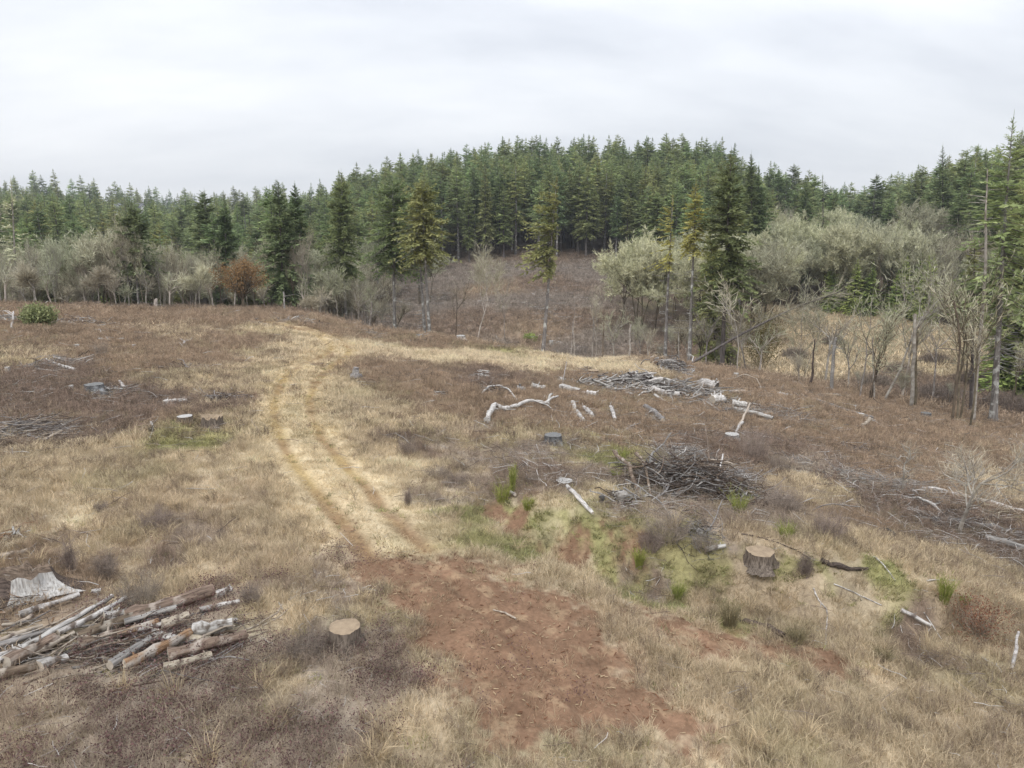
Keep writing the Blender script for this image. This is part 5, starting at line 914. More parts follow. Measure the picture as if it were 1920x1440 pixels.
# --- crooked limbs and fallen poles
limb([(913, 797), (920, 783), (930, 772), (944, 779), (966, 774), (989, 766), (1008, 765), (1024, 768), (1034, 762), (1046, 757)], 5.0, 1.8, 'bleach', 'long crooked white limb lying in the middle field', cat='limb', forks=2, name='dead_limb', ups=[.1, .25, .35, .3, .3, .35, .35, .3, .4, .4])
limb([(1028, 768), (1030, 758), (1036, 756)], 2.6, 1.4, 'bleach', 'short upturned prong at the right end of the crooked limb', ups=[.2, .5, .5])
limb([(890, 800), (900, 790), (916, 795)], 1.2, 0.9, 'grey', 'thin forked twig left of the crooked limb', forks=3)
limb([(904, 742), (918, 735), (938, 735), (953, 740), (970, 752)], 1.8, 1.2, 'bleach', 'arched pale branch over a patch of brush, mid field', forks=5, ups=[.1, .3, .4, .3, 0])
limb([(1112, 813), (1160, 821), (1208, 828), (1247, 836), (1290, 843)], 2.6, 1.2, 'pale', 'long thin fallen pole behind the root heap', cat='pole', forks=7)
limb([(1163, 815), (1175, 806), (1188, 797)], 2.2, 1.0, 'bleach', 'short white limb above the long thin pole', forks=4)
limb([(1391, 806), (1382, 813), (1376, 826)], 3.0, 1.6, 'bleach', 'white prong resting on the weathered forked stump', forks=0, ups=[.35, .3, 0])
limb([(1384, 812), (1393, 797), (1405, 779)], 2.6, 1.6, 'pale', 'pale prong pointing up from the forked stump', ups=[.2, .5, .8])
limb([(1151, 872), (1162, 884), (1178, 893), (1185, 912), (1196, 928)], 4.4, 3.4, 'brown', 'dark curved limb at the left of the root heap', cat='limb', name='dead_limb', ups=[.5, .45, .4, .3, 0], forks=1)
limb([(1192, 882), (1206, 896), (1212, 912), (1222, 942)], 3.8, 1.6, 'brown', 'second dark limb crossing the root heap', cat='limb', name='dead_limb', ups=[.6, .6, .4, .1])
limb([(1212, 902), (1222, 882), (1243, 871), (1256, 858)], 2.2, 1.2, 'grey', 'grey upturned limb arching over the root heap', cat='limb', name='dead_limb', ups=[.3, .7, .9, 1.1], forks=2)
limb([(1172, 922), (1200, 931), (1230, 947), (1262, 978)], 1.6, 1.0, 'grey', 'thin grey limb trailing down from the root heap', forks=6, ups=[.4, .3, .2, 0])
limb([(1337, 925), (1329, 903), (1325, 873), (1320, 850)], 2.8, 1.6, 'brown', 'dark snapped limb standing out of the root heap', cat='limb', name='dead_limb', ups=[.2, .5, .9, 1.2], forks=5)
limb([(1353, 888), (1347, 910), (1332, 923)], 1.9, 1.4, 'bleach', 'white curved prong right of the standing snapped limb', ups=[.8, .4, .1])
limb([(1322, 893), (1350, 890), (1372, 893)], 2.4, 1.4, 'pale', 'pale limb lying along the top of the root heap', ups=[.6, .6, .5], forks=5)
limb([(1250, 912), (1280, 905), (1310, 903), (1332, 910)], 2.6, 2.0, 'grey', 'grey limb across the middle of the root heap', ups=[.5, .6, .6, .4], forks=6)
limb([(1228, 943), (1250, 935), (1262, 912), (1300, 902)], 2.0, 1.6, 'grey', 'bent grey limb along the front of the root heap', ups=[.1, .25, .4, .5], forks=4)
limb([(1677, 913), (1730, 918), (1780, 927), (1840, 943), (1930, 968)], 2.2, 4.2, 'bleach', 'long white birch pole fallen at the right edge', cat='pole', forks=3, name='fallen_pole')
limb([(1722, 974), (1800, 983), (1860, 996), (1935, 1012)], 3.6, 5.4, 'grey', 'long dark grey fallen trunk at the right edge', cat='trunk', forks=2, name='fallen_tree')
limb([(1690, 937), (1722, 945), (1750, 957), (1772, 972)], 1.8, 2.6, 'bleach', 'white branch arching onto the long fallen trunk', forks=4, ups=[.1, .2, .2, 0])
limb([(1700, 957), (1745, 975)], 3, 2, 'grey', 'short grey log wedged beside the fallen trunk', cat='log', ups=[0, .1])
limb([(1547, 863), (1562, 876), (1580, 888), (1633, 895)], 1.8, 1.4, 'bleach', 'bent pale branch at the left end of the brush row', forks=3)
limb([(1573, 902), (1586, 920)], 1.8, 1.2, 'bleach', 'short white branch below the bent pale one')
limb([(1580, 888), (1640, 905), (1700, 925), (1745, 960)], 1.4, 1.4, 'grey', 'long grey branch along the brush row', forks=14)
limb([(1600, 880), (1690, 905), (1800, 935), (1900, 950)], 1.0, 1.4, 'grey', 'thin grey branch crossing behind the bare sapling', forks=14)
limb([(1626, 948), (1650, 965), (1700, 985), (1740, 1000)], 1.3, 1.2, 'pale', 'thin tan pole below the brush row', forks=4)
limb([(1640, 930), (1646, 948), (1652, 978)], 1.2, .8, 'bleach', 'curved white twig below the brush row', forks=1)
limb([(1637, 1046), (1660, 1066), (1678, 1090)], 1.4, .8, 'bleach', 'short white branch in the right hand straw', forks=1)
limb([(1738, 1091), (1780, 1090), (1818, 1092)], 1.3, .8, 'bleach', 'thin white pole lying level in the right hand straw', forks=2)
limb([(1525, 1105), (1534, 1128), (1553, 1147), (1549, 1180), (1548, 1210)], 1.3, .9, 'bleach', 'long zigzag white branch on the green slope', forks=3)
limb([(1563, 1097), (1610, 1117), (1653, 1137)], 1.0, .8, 'bleach', 'thin white branch right of the zigzag one', forks=2)
limb([(1732, 1150), (1748, 1172), (1765, 1200)], .9, .6, 'bleach', 'thin twig crossing beyond the straight white pole')
limb([(1390, 1003), (1430, 1010), (1480, 1028), (1520, 1050)], 1.2, 1.0, 'dark', 'thin dark pole behind the wide dark stump', forks=3)
limb([(1386, 1168), (1412, 1172), (1440, 1180), (1470, 1196)], 4, 5.2, 'dark', 'dark rotten log curving beside the lower red dirt', cat='log', name='log')
limb([(1540, 1057), (1560, 1064), (1585, 1069), (1627, 1069)], 5, 3, 'dark', 'mossy dark rotten log on the slope right of the wide stump', cat='log', name='log')
limb([(1896, 1259), (1901, 1240), (1904, 1222)], 2.4, 1.6, 'bleach', 'white stick standing at the lower right corner', ups=[0, .2, .5])
limb([(1840, 1235), (1862, 1247)], 1.4, 1, 'bleach', 'small white stick left of the standing one, lower right')
limb([(282, 793), (287, 802), (286, 812), (279, 824)], 1.7, 1.0, 'bleach', 'curved white branch standing left of the track stumps', forks=1)
limb([(186, 619), (195, 630), (208, 643)], 1.4, 1.0, 'bleach', 'slanting white branch high in the left field', forks=2)
limb([(341, 650), (347, 645), (358, 643)], 1.7, 1.0, 'bleach', 'white antler shaped branch in the left field', forks=5, ups=[0, .15, .2])
limb([(925, 1146), (946, 1152), (968, 1163)], 1.3, 1.9, 'pale', 'tan stick lying alone on the red dirt')
limb([(0, 600 + 20), (14, 622), (28, 641)], 1.2, .8, 'bleach', 'pale branch at the left edge below the white litter', forks=3)
limb([(22, 618), (26, 606), (27, 598)], 1.8, 1.0, 'bleach', 'upright white branch left of the green bush', ups=[0, .3, .6], forks=3)
limb([(1370, 715), (1395, 712), (1420, 722), (1428, 735)], .9, .6, 'pale', 'long thin arching twig right of the fattest white log', ups=[0, .5, .5, 0])
limb([(1054, 742 - 18), (1058, 715), (1062, 700)], 1.2, .8, 'grey', 'thin dark pole standing by the white lump', ups=[0, .5, .9])
limb([(1040, 845), (1065, 852), (1090, 855)], 1.3, .9, 'pale', 'pale stick right of the charcoal blue stump', forks=1)
limb([(1060, 868), (1090, 868), (1120, 871)], 1.2, .9, 'bleach', 'thin white stick above the low grey topped stump', forks=1)
limb([(985, 866), (1010, 872), (1040, 877)], 1.4, .9, 'pale', 'tan branch left of the thin white stick', forks=2)
limb([(1318, 1010), (1340, 985), (1353, 955)], 1.4, .9, 'grey', 'grey branch leaning up below the root heap', ups=[0, .1, .3], forks=4)
limb([(1288, 992), (1302, 1020), (1325, 1035)], 1.2, .8, 'grey', 'grey branch crossing the skull white chunk', forks=5)
# --- heaps
pile(1300, 915, 260, 84, 1.15, 1500, 'tangled heap of uprooted dark roots and branches on the bank', ('grey', 'dark', 'brown', 'white'), (.30, .38, .28, .04), (0.3, 1.9), (0.006, 0.035), name='root_heap', cat='root heap', curve=0.13)
hp_ = bpy.data.objects['root_heap']; b = np.array(hp_.location); g = nrng(); th_, ph_ = np.meshgrid(np.linspace(0, 2 * np.pi, 40, endpoint=False), np.linspace(0, np.pi / 2, 12)); m = pxm(b)
rr_ = 1 + 0.55 * (fbm(th_ * 1.3 + 4, ph_ * 2.5 + 3, 4) - .5) * 2; V = np.stack([95 * m * rr_ * np.cos(th_) * np.cos(ph_), 62 * m * rr_ * np.sin(th_) * np.cos(ph_), 0.62 * rr_ * np.sin(ph_) - .12], -1).reshape(-1, 3); V += g.randn(*V.shape) * .03
q = np.array([(i * 40 + j, i * 40 + (j + 1) % 40, (i + 1) * 40 + (j + 1) % 40, (i + 1) * 40 + j) for i in range(11) for j in range(40)]); mb = MB(); mb.add(V, q, 0.4); mobj('earth_clod', mb.mesh('earth_clod', mat('rooty_earth', (0.035, 0.026, 0.02), (0.13, 0.095, 0.07), 5, bump=1.0)), hp_)
pile(1375, 900, 100, 34, 0.5, 260, 'pale twiggy end of the root heap, upper right', ('grey', 'white'), (.75, .25), (0.3, 1.2), (0.005, 0.018), curve=0.13)
pile(1290, 855, 130, 26, 0.35, 160, 'grey brush lying behind the root heap', ('grey', 'white', 'dark'), (.6, .2, .2), (0.4, 1.4), (0.008, 0.03))
pile(1235, 730, 330, 44, 0.5, 620, 'long heap of bleached slash across the middle field', ('bleach', 'grey', 'dark'), (.50, .35, .15), (0.4, 2.6), (0.018, 0.11), azb=0.2, azs=0.8)
pile(1200, 720, 100, 26, 0.9, 240, 'pale peak of the bleached slash heap', ('bleach', 'grey', 'dark'), (.5, .35, .15), (0.4, 1.8), (0.03, 0.13))
pile(1085, 722, 240, 16, 0.2, 260, 'thin line of grey slash running left from the pale heap', ('grey', 'brown', 'bleach'), (.5, .3, .2), (0.3, 1.8), (0.012, 0.04), azb=0.1, azs=0.6)
pile(1262, 697, 80, 30, 1.3, 240, 'upturned root wad with bleached roots on the crest', ('bleach', 'grey', 'dark'), (.35, .4, .25), (0.4, 1.8), (0.02, 0.08), name='root_wad', cat='root wad', curve=0.16)
pile(1105, 702, 60, 14, 0.6, 100, 'brown brush around the orange topped stump', ('brown', 'grey'), (.6, .4), (0.4, 1.5), (0.012, 0.035))
pile(1430, 775, 220, 36, 0.25, 380, 'grey slash strewn right of the white logs', ('grey', 'white', 'brown'), (.5, .25, .25), (0.4, 2.2), (0.010, 0.04), azb=-0.35, azs=0.6)
pile(1640, 905, 300, 50, 0.25, 560, 'row of grey brush fanning out on the right slope', ('grey', 'pale', 'white'), (.6, .3, .1), (0.4, 2.0), (0.005, 0.018), azb=-0.5, azs=0.6)
pile(1780, 985, 200, 44, 0.18, 240, 'grey brush tangled round the long fallen trunk', ('grey', 'dark', 'pale'), (.5, .3, .2), (0.3, 1.6), (0.005, 0.018), azb=-0.3, azs=0.8)
pile(1490, 870, 60, 24, 0.3, 110, 'pale feathery brush right of the grey scrub', ('grey', 'white', 'pale'), (.6, .2, .2), (0.4, 1.5), (0.006, 0.02))
pile(1605, 845, 80, 22, 0.25, 110, 'dark brush patch in the right hand weeds', ('dark', 'grey'), (.5, .5), (0.3, 1.3), (0.008, 0.03))
pile(60, 810, 150, 34, 0.35, 260, 'fan of grey sticks heaped at the left edge', ('grey', 'pale', 'dark'), (.5, .25, .25), (0.5, 2.6), (0.008, 0.035), azb=0.7, azs=0.35)
pile(105, 682, 110, 22, 0.25, 130, 'grey litter heap in the upper left field', ('grey', 'white', 'dark'), (.5, .25, .25), (0.4, 2.2), (0.012, 0.045), azb=-0.4, azs=0.6)
pile(220, 737, 110, 22, 0.25, 130, 'grey splinters round the dark left stump', ('grey', 'dark', 'white'), (.5, .35, .15), (0.3, 1.4), (0.010, 0.035))
pile(420, 750, 90, 14, 0.3, 130, 'dark brush left of the track bend', ('dark', 'grey', 'white'), (.5, .35, .15), (0.3, 1.5), (0.010, 0.04))
pile(350, 694, 120, 14, 0.2, 120, 'dark line of slash below the left field', ('dark', 'brown', 'grey'), (.3, .3, .4), (0.4, 1.8), (0.012, 0.04))
pile(15, 604, 60, 12, 0.5, 70, 'bleached slash left of the green bush', ('white', 'grey'), (.5, .5), (0.4, 2.2), (0.02, 0.06))
pile(150, 605, 110, 10, 0.4, 70, 'bleached slash right of the green bush', ('white', 'grey', 'brown'), (.4, .3, .3), (0.4, 2.4), (0.02, 0.05))
pile(560, 603, 90, 6, 0.35, 60, 'pale slash on the crest right of the track end', ('white', 'grey'), (.4, .6), (0.5, 2.6), (0.02, 0.06))
pile(700, 628, 60, 12, 0.3, 60, 'grey slash beyond the pale grass band', ('grey', 'white'), (.6, .4), (0.5, 2.0), (0.015, 0.05))
pile(930, 640, 80, 12, 0.4, 80, 'pale slash below the thin bare tree', ('white', 'grey'), (.4, .6), (0.5, 2.2), (0.02, 0.06))
pile(830, 742, 40, 12, 0.2, 40, 'small pale limb tangle left of the arched branch', ('white', 'grey', 'dark'), (.3, .4, .3), (0.3, 1.2), (0.012, 0.05))
pile(905, 706, 40, 10, 0.3, 50, 'whitish slash lump above the arched branch', ('white', 'brown'), (.5, .5), (0.3, 1.2), (0.02, 0.06))
pile(780, 708, 80, 10, 0.2, 60, 'dark twig patch right of the stepped stump', ('dark', 'grey'), (.6, .4), (0.4, 1.6), (0.01, 0.03))
pile(930, 738, 70, 14, 0.4, 110, 'dark brush under the arched pale branch', ('dark', 'brown', 'grey'), (.4, .3, .3), (0.3, 1.6), (0.01, 0.03))
pile(1220, 790, 40, 12, 0.3, 50, 'pale twig knot between the two slim logs', ('white', 'pale'), (.5, .5), (0.3, 1.0), (0.01, 0.03))
pile(1165, 940, 60, 26, 0.4, 90, 'bleached root fragments under the upright slab', ('white', 'grey', 'dark'), (.3, .4, .3), (0.2, 0.9), (0.008, 0.04), curve=.15)
pile(1312, 1000, 80, 40, 0.3, 110, 'grey twigs round the skull white chunk', ('grey', 'dark'), (.7, .3), (0.3, 1.3), (0.005, 0.015), curve=.12)
pile(20, 1010, 60, 26, 0.2, 70, 'reddish brush above the big rotten stump', ('brown', 'orange', 'white'), (.5, .35, .15), (0.2, 0.9), (0.008, 0.03))
pile(50, 1120, 160, 60, 0.15, 240, 'rusty bark and twigs below the big rotten stump', ('brown', 'orange', 'dark'), (.45, .3, .25), (0.15, 0.8), (0.006, 0.02))
pile(1740, 600 + 178, 120, 14, 0.2, 80, 'grey slash near the foot of the broken snag', ('grey', 'dark'), (.6, .4), (0.4, 2.0), (0.012, 0.04))
pile(1500, 740, 120, 12, 0.15, 60, 'sparse grey sticks on the crest below the marsh', ('grey', 'white'), (.7, .3), (0.5, 2.0), (0.012, 0.03))
pile(1870, 830, 120, 26, 0.2, 130, 'faded grey slash at the right edge of the slope', ('grey', 'white'), (.75, .25), (0.4, 1.8), (0.010, 0.03))
# upright slab, skull-like chunk, old tyre
def chunk(u, v, wp, hp, style, label, name='wood_slab', cat='wood slab'):
    g = nrng(); b = G(u, v); m = pxm(b); k = 6; s = np.linspace(0, 1, k); P = np.stack([g.randn(k) * .02, g.randn(k) * .02, s * hp * m - .05], 1); V, q = tube(P, wp * m / 2 * (1 + .2 * g.randn(k)), 9, .4, g); V[:, 1] *= 0.5; mb = MB(); mb.add(V, q, np.repeat(g.rand(k), 9)); add_caps(mb, V, k, 9); o = mobj(name, mb.mesh(name, MT[style], True)); o.location = b; tag(o, label, cat); return o
chunk(1164, 946, 16, 28, 'white', 'upright white slab of wood standing left of the root heap'); chunk(1128, 945, 8, 20, 'char', 'dark upright splinter left of the white slab'); chunk(1313, 1002, 13, 13, 'white', 'skull white chunk of wood below the root heap', 'wood_chunk', 'wood chunk')
b = G(1661, 1003); m = pxm(b); g = nrng(); an = np.linspace(0, 2 * np.pi, 40, endpoint=False); prof = [(0.66, 0.03), (0.78, 0.0), (0.95, 0.02), (1.0, 0.07), (1.0, 0.15), (0.95, 0.2), (0.78, 0.22), (0.66, 0.19), (0.62, 0.11)]; Rt = 13.5 * m
V = np.array([[(pr * Rt + (0.008 if (i % 2 and pr >= .99) else 0)) * math.cos(a), (pr * Rt + (0.008 if (i % 2 and pr >= .99) else 0)) * math.sin(a), ph * 2.2 * Rt * .42 / .42 * 0.6] for i, a in enumerate(an) for pr, ph in prof]); k = len(prof)
q = np.array([(i * k + j, ((i + 1) % 40) * k + j, ((i + 1) % 40) * k + (j + 1) % k, i * k + (j + 1) % k) for i in range(40) for j in range(k)]); mb = MB(); mb.add(V, q); o = mobj('tyre', mb.mesh('tyre', MT['tyre'], True)); o.location = b + [0, 0, 0.06]; o.rotation_euler = (0.12, 0.08, 0); tag(o, 'old black tyre lying in the straw on the right slope', 'tyre')
# --- plants
bush(75, 612, 50, 32, 'bushgreen', 'round green leafy bush high in the left field', 4200, 0.20, 'bush', 'leafy_bush', 16)
bush(995, 640, 28, 14, 'firbright', 'low bright green shrub below the opposite clearing', 900, 0.28)
b_ = bush(1425, 690, 74, 92, 'olivebush', 'tall olive brown evergreen bush by the leaning trunk', 5200, 0.20, 'bush', 'evergreen_bush', 14, stemr=.03)
bush(1830, 1196, 90, 66, 'redbush', 'red brown leafy shrub near the lower right corner', 1500, 0.055, stems=60, stemr=.006)
for u, v, w_, h_, lb in ((1368, 1176, 40, 56, 'tall tuft of olive rushes beside the lower red dirt'), (1492, 1204, 40, 34, 'shorter tuft of rushes right of the tall one'), (1655, 1240, 34, 26, 'rush tuft near the bottom edge right of the dirt strip')): fan(u, v, w_, h_, 'rush', lb, 260, 'rush', 'rush_tuft', 0.004)
for u, v, w_, h_, lb in ((943, 940, 42, 40, 'bright green broom at the top of the red bank'), (962, 922, 14, 52, 'taller wispy broom stem behind the bright green one'), (1164, 866, 32, 28, 'vivid green broom above the dark curved limb'), (1155, 896, 22, 16, 'small yellow green broom by the flat pale stump'), (1384, 966, 34, 46, 'upright green broom in front of the root heap'), (1472, 1010, 34, 34, 'green broom left of the straw patch on the slope'),
  (1198, 1064, 24, 40, 'green broom low on the mossy bank'), (1270, 1122, 26, 30, 'green broom at the foot of the mossy bank'), (1770, 1130, 24, 50, 'green broom above the red brown shrub'), (1806, 1140, 14, 22, 'small green broom right of the taller one above the shrub'), (990, 955, 26, 26, 'faded green broom right of the bright one on the bank')):
    fan(u, v, w_, h_, 'broom', lb, 150, wd=0.005)
SB = [(1412, 865, 60, 66, 'dense grey scrub right of the root heap'), (1460, 890, 50, 40, 'brownish scrub beside the dense grey one'), (1250, 1010, 110, 46, 'purplish grey scrub below the root heap'), (1470, 960, 90, 46, 'grey scrub between the two green brooms'), (1555, 1010, 70, 50, 'grey scrub above the mossy rotten log'), (1320, 1030, 60, 30, 'low scrub around the short bleached log'),
 (765, 855, 44, 34, 'reddish scrub right of the track bend'), (765, 950, 12, 30, 'small dark upright plant in the pale grass'), (820, 895, 60, 22, 'dark scrub in the grass right of the track'), (200, 1085, 40, 46, 'dark twiggy scrub above the log jam'), (134, 1075, 14, 60, 'dark upright weed right of the big rotten stump'), (265, 1130, 90, 46, 'pale twiggy scrub above the thick brown log'), (190, 960, 26, 18, 'small red brown weed in the left straw'), (290, 990, 70, 34, 'grey scrub in the left straw'),
 (640, 1215, 90, 30, 'purple scrub at the foot of the tan stump'), (570, 1230, 90, 40, 'purple scrub left of the tan stump'), (470, 1130, 40, 34, 'brown scrub right of the log jam'), (1220, 1030, 60, 34, 'reddish purple scrub on the mossy bank'), (1510, 1080, 26, 40, 'red scrub left of the mossy rotten log'), (1000, 905, 40, 20, 'dark scrub on the bank top'), (860, 905, 50, 20, 'grey scrub on the grassy rise'), (190, 668, 30, 26, 'dark scrub in the upper left field'), (1240, 880, 80, 40, 'reddish scrub inside the root heap')]
for u, v, w_, h_, lb in SB: bush(u, v, w_, h_, 'scrub', lb, 0, stems=int(60 + w_ * 1.6), stemr=0.005, name='scrub_bush')
# bare sapling on the right
b = G(1798, 999); m = pxm(b); a, c, zt = bare_data(700, 3.0, spread=0.75, lv=4, tw=3, twl=0.45, tww=0.006, up=0.75, r0=0.05); V = None; tree('sapling', a, c, MT['alder'], MT['twig'], (b[0], b[1], b[2] - .05), 'leafless sapling with widely spreading twigs on the right slope', 'sapling', s=(195 * m / zt * 1.1, 195 * m / zt * 1.1, 195 * m / zt))
b = G(1690, 925); m = pxm(b); a, c, zt = bare_data(701, 2.0, spread=0.8, stems=1, lv=3, tw=5, twl=0.4, tww=0.006, up=0.5, r0=0.03); tree('sapling', a, c, MT['alder'], MT['twig'], (b[0], b[1], b[2] - .05), 'low twiggy sapling left of the spreading one', 'sapling', s=(105 * m / zt * 1.2, 105 * m / zt * 1.2, 105 * m / zt))
# pale stakes marking seedlings on the opposite clearing
g = np.random.RandomState(42); V, q = tube([[0, 0, -0.2], [0, 0, 1.15]], [0.045, 0.04], 6); mb = MB(); mb.add(V, q); add_caps(mb, V, 2, 6); sm_ = mb.mesh('seedling_stake', MT['pale']); cnt = 0
while cnt < 85:
    u_ = 860 + 330 * g.rand(); r_ = 92 + 75 * g.rand() ** 1.4; p = AZ(u_, r_); o = mobj('seedling_stake', sm_, None, p); o.rotation_euler = (g.randn() * .08, g.randn() * .08, 0); tag(o, 'small pale stake beside a seedling on the opposite clearing', 'stake', 'pale seedling stakes on the opposite clearing'); cnt += 1
# slash on the opposite clearing and round the gully
for u_, r_, wd_, lb in ((800, 98, 60, 'grey logs and slash below the banded fir'), (930, 96, 90, 'pale slash at the foot of the opposite clearing'), (1040, 98, 90, 'grey slash right of the leaning fir foot'), (1160, 92, 90, 'dark slash in the gully below the lichened trees'), (1250, 88, 90, 'grey slash between the feet of the golden firs'), (1470, 82, 90, 'grey slash beneath the leaning trunk'), (1760, 74, 120, 'grey slash under the mossy trunked tree')):
    p = AZ(u_, r_); pu, pv = project(*p); g = nrng(); mb = MB(); m = pxm(p)
    for _ in range(80):
        x_, y_ = p[0] + g.randn() * wd_ * m * .4, p[1] + g.randn() * 4; L_ = 0.6 + 4 * g.rand() ** 2; a_ = g.randn() * .7; rr_ = 0.02 + 0.1 * g.rand() ** 3; d = np.array([math.cos(a_), math.sin(a_), 0]) * L_; Pp = np.array([[x_, y_, 0], [x_ + d[0] / 2, y_ + d[1] / 2, 0], [x_ + d[0], y_ + d[1], 0]]); Pp[:, 2] = T(Pp[:, 0], Pp[:, 1]) + rr_ + .1 * g.rand(); V, q = tube(Pp - p, [rr_, rr_ * .8, rr_ * .5], 5); mb.add(V, q, g.rand(), g.choice(3, p=[.55, .25, .2]))
    o = mobj('brush_pile', mb.mesh('brush_pile', [MT['grey'], MT['white'], MT['dark']], True)); o.location = p; tag(o, lb, 'brush pile')

# brown willow mounds on the marsh
for u_, r_, wd_, lb in ((1490, 112, 46, 'brown bare thicket at the left end of the marsh'), (1690, 104, 60, 'round brown bare thicket in the middle of the marsh'), (1752, 118, 50, 'brown bare thicket at the right of the marsh'), (1560, 128, 40, 'small brown bare thicket at the back of the marsh'), (1640, 88, 60, 'grey brown thicket on the near bank of the marsh'), (1830, 96, 70, 'grey brown thicket between the marsh and the tallest right fir'), (1240, 90, 70, 'grey brown thicket at the feet of the golden firs'), (1330, 84, 60, 'grey brown thicket below the big dark trunked fir'), (1760, 80, 80, 'grey thicket under the mossy trunked tree'), (1890, 78, 80, 'grey thicket at the right edge below the tallest fir')):
    b = AZ(u_, r_); m = pxm(b); g = nrng(); rx = wd_ * m / 2; o = empty('thicket', b); tag(o, lb, 'thicket'); n = 420; a_ = g.rand(n) * 6.28; q_ = np.sqrt(g.rand(n)) * rx; P0 = np.stack([np.cos(a_) * q_ * .8, np.sin(a_) * q_ * .8, np.zeros(n) - .1], 1); hh = (1.5 * np.sqrt(np.clip(1 - (q_ / rx) ** 2, .05, 1)) + .3) * (0.6 + .5 * g.rand(n)); P1 = P0 + np.stack([np.cos(a_) * .35 + g.randn(n) * .25, np.sin(a_) * .35 + g.randn(n) * .25, hh], 1)
    mb = MB(); V, q = frusta(P0, P1, np.full(n, .02), np.full(n, .01), 3); mb.add(V, q, np.repeat(g.rand(n), 6)); mobj('stems', mb.mesh('stems', MT['brownbark']), o); k = n * 4; i = g.randint(0, n, k); f = .3 + .7 * g.rand(k)[:, None]; p_ = P0[i] * (1 - f) + P1[i] * f; mb = MB(); V, q = frusta(p_, p_ + (g.randn(k, 3) * .35 + [0, 0, .25]), np.full(k, .012), np.full(k, .007), 3); mb.add(V, q, np.repeat(g.rand(k), 6)); mobj('twigs', mb.mesh('twigs', MT['scrub']), o)
# ------------------------------------------------------------------ houses on the far hillside
def box(mb, x0, x1, y0, y1, z0, z1, mat_=0, tint=0.5):
    V = [(x0, y0, z0), (x1, y0, z0), (x1, y1, z0), (x0, y1, z0), (x0, y0, z1), (x1, y0, z1), (x1, y1, z1), (x0, y1, z1)]
    mb.add(V, [(0, 3, 2, 1), (4, 5, 6, 7), (0, 1, 5, 4), (1, 2, 6, 5), (2, 3, 7, 6), (3, 0, 4, 7)], tint, mat_)
MT['wallwhite'] = mat('pale_siding', (0.6, 0.6, 0.6), (0.72, 0.72, 0.71), 3); MT['walldark'] = mat('dark_siding', (0.12, 0.10, 0.09), (0.17, 0.145, 0.13), 3)
MT['roofgrey'] = mat('grey_roofing', (0.16, 0.165, 0.18), (0.24, 0.245, 0.26), 4); MT['pane'] = mat('window_glass', (0.06, 0.075, 0.09), rough=0.15, spec=0.5); MT['trim'] = mat('white_trim', (0.75, 0.75, 0.74))
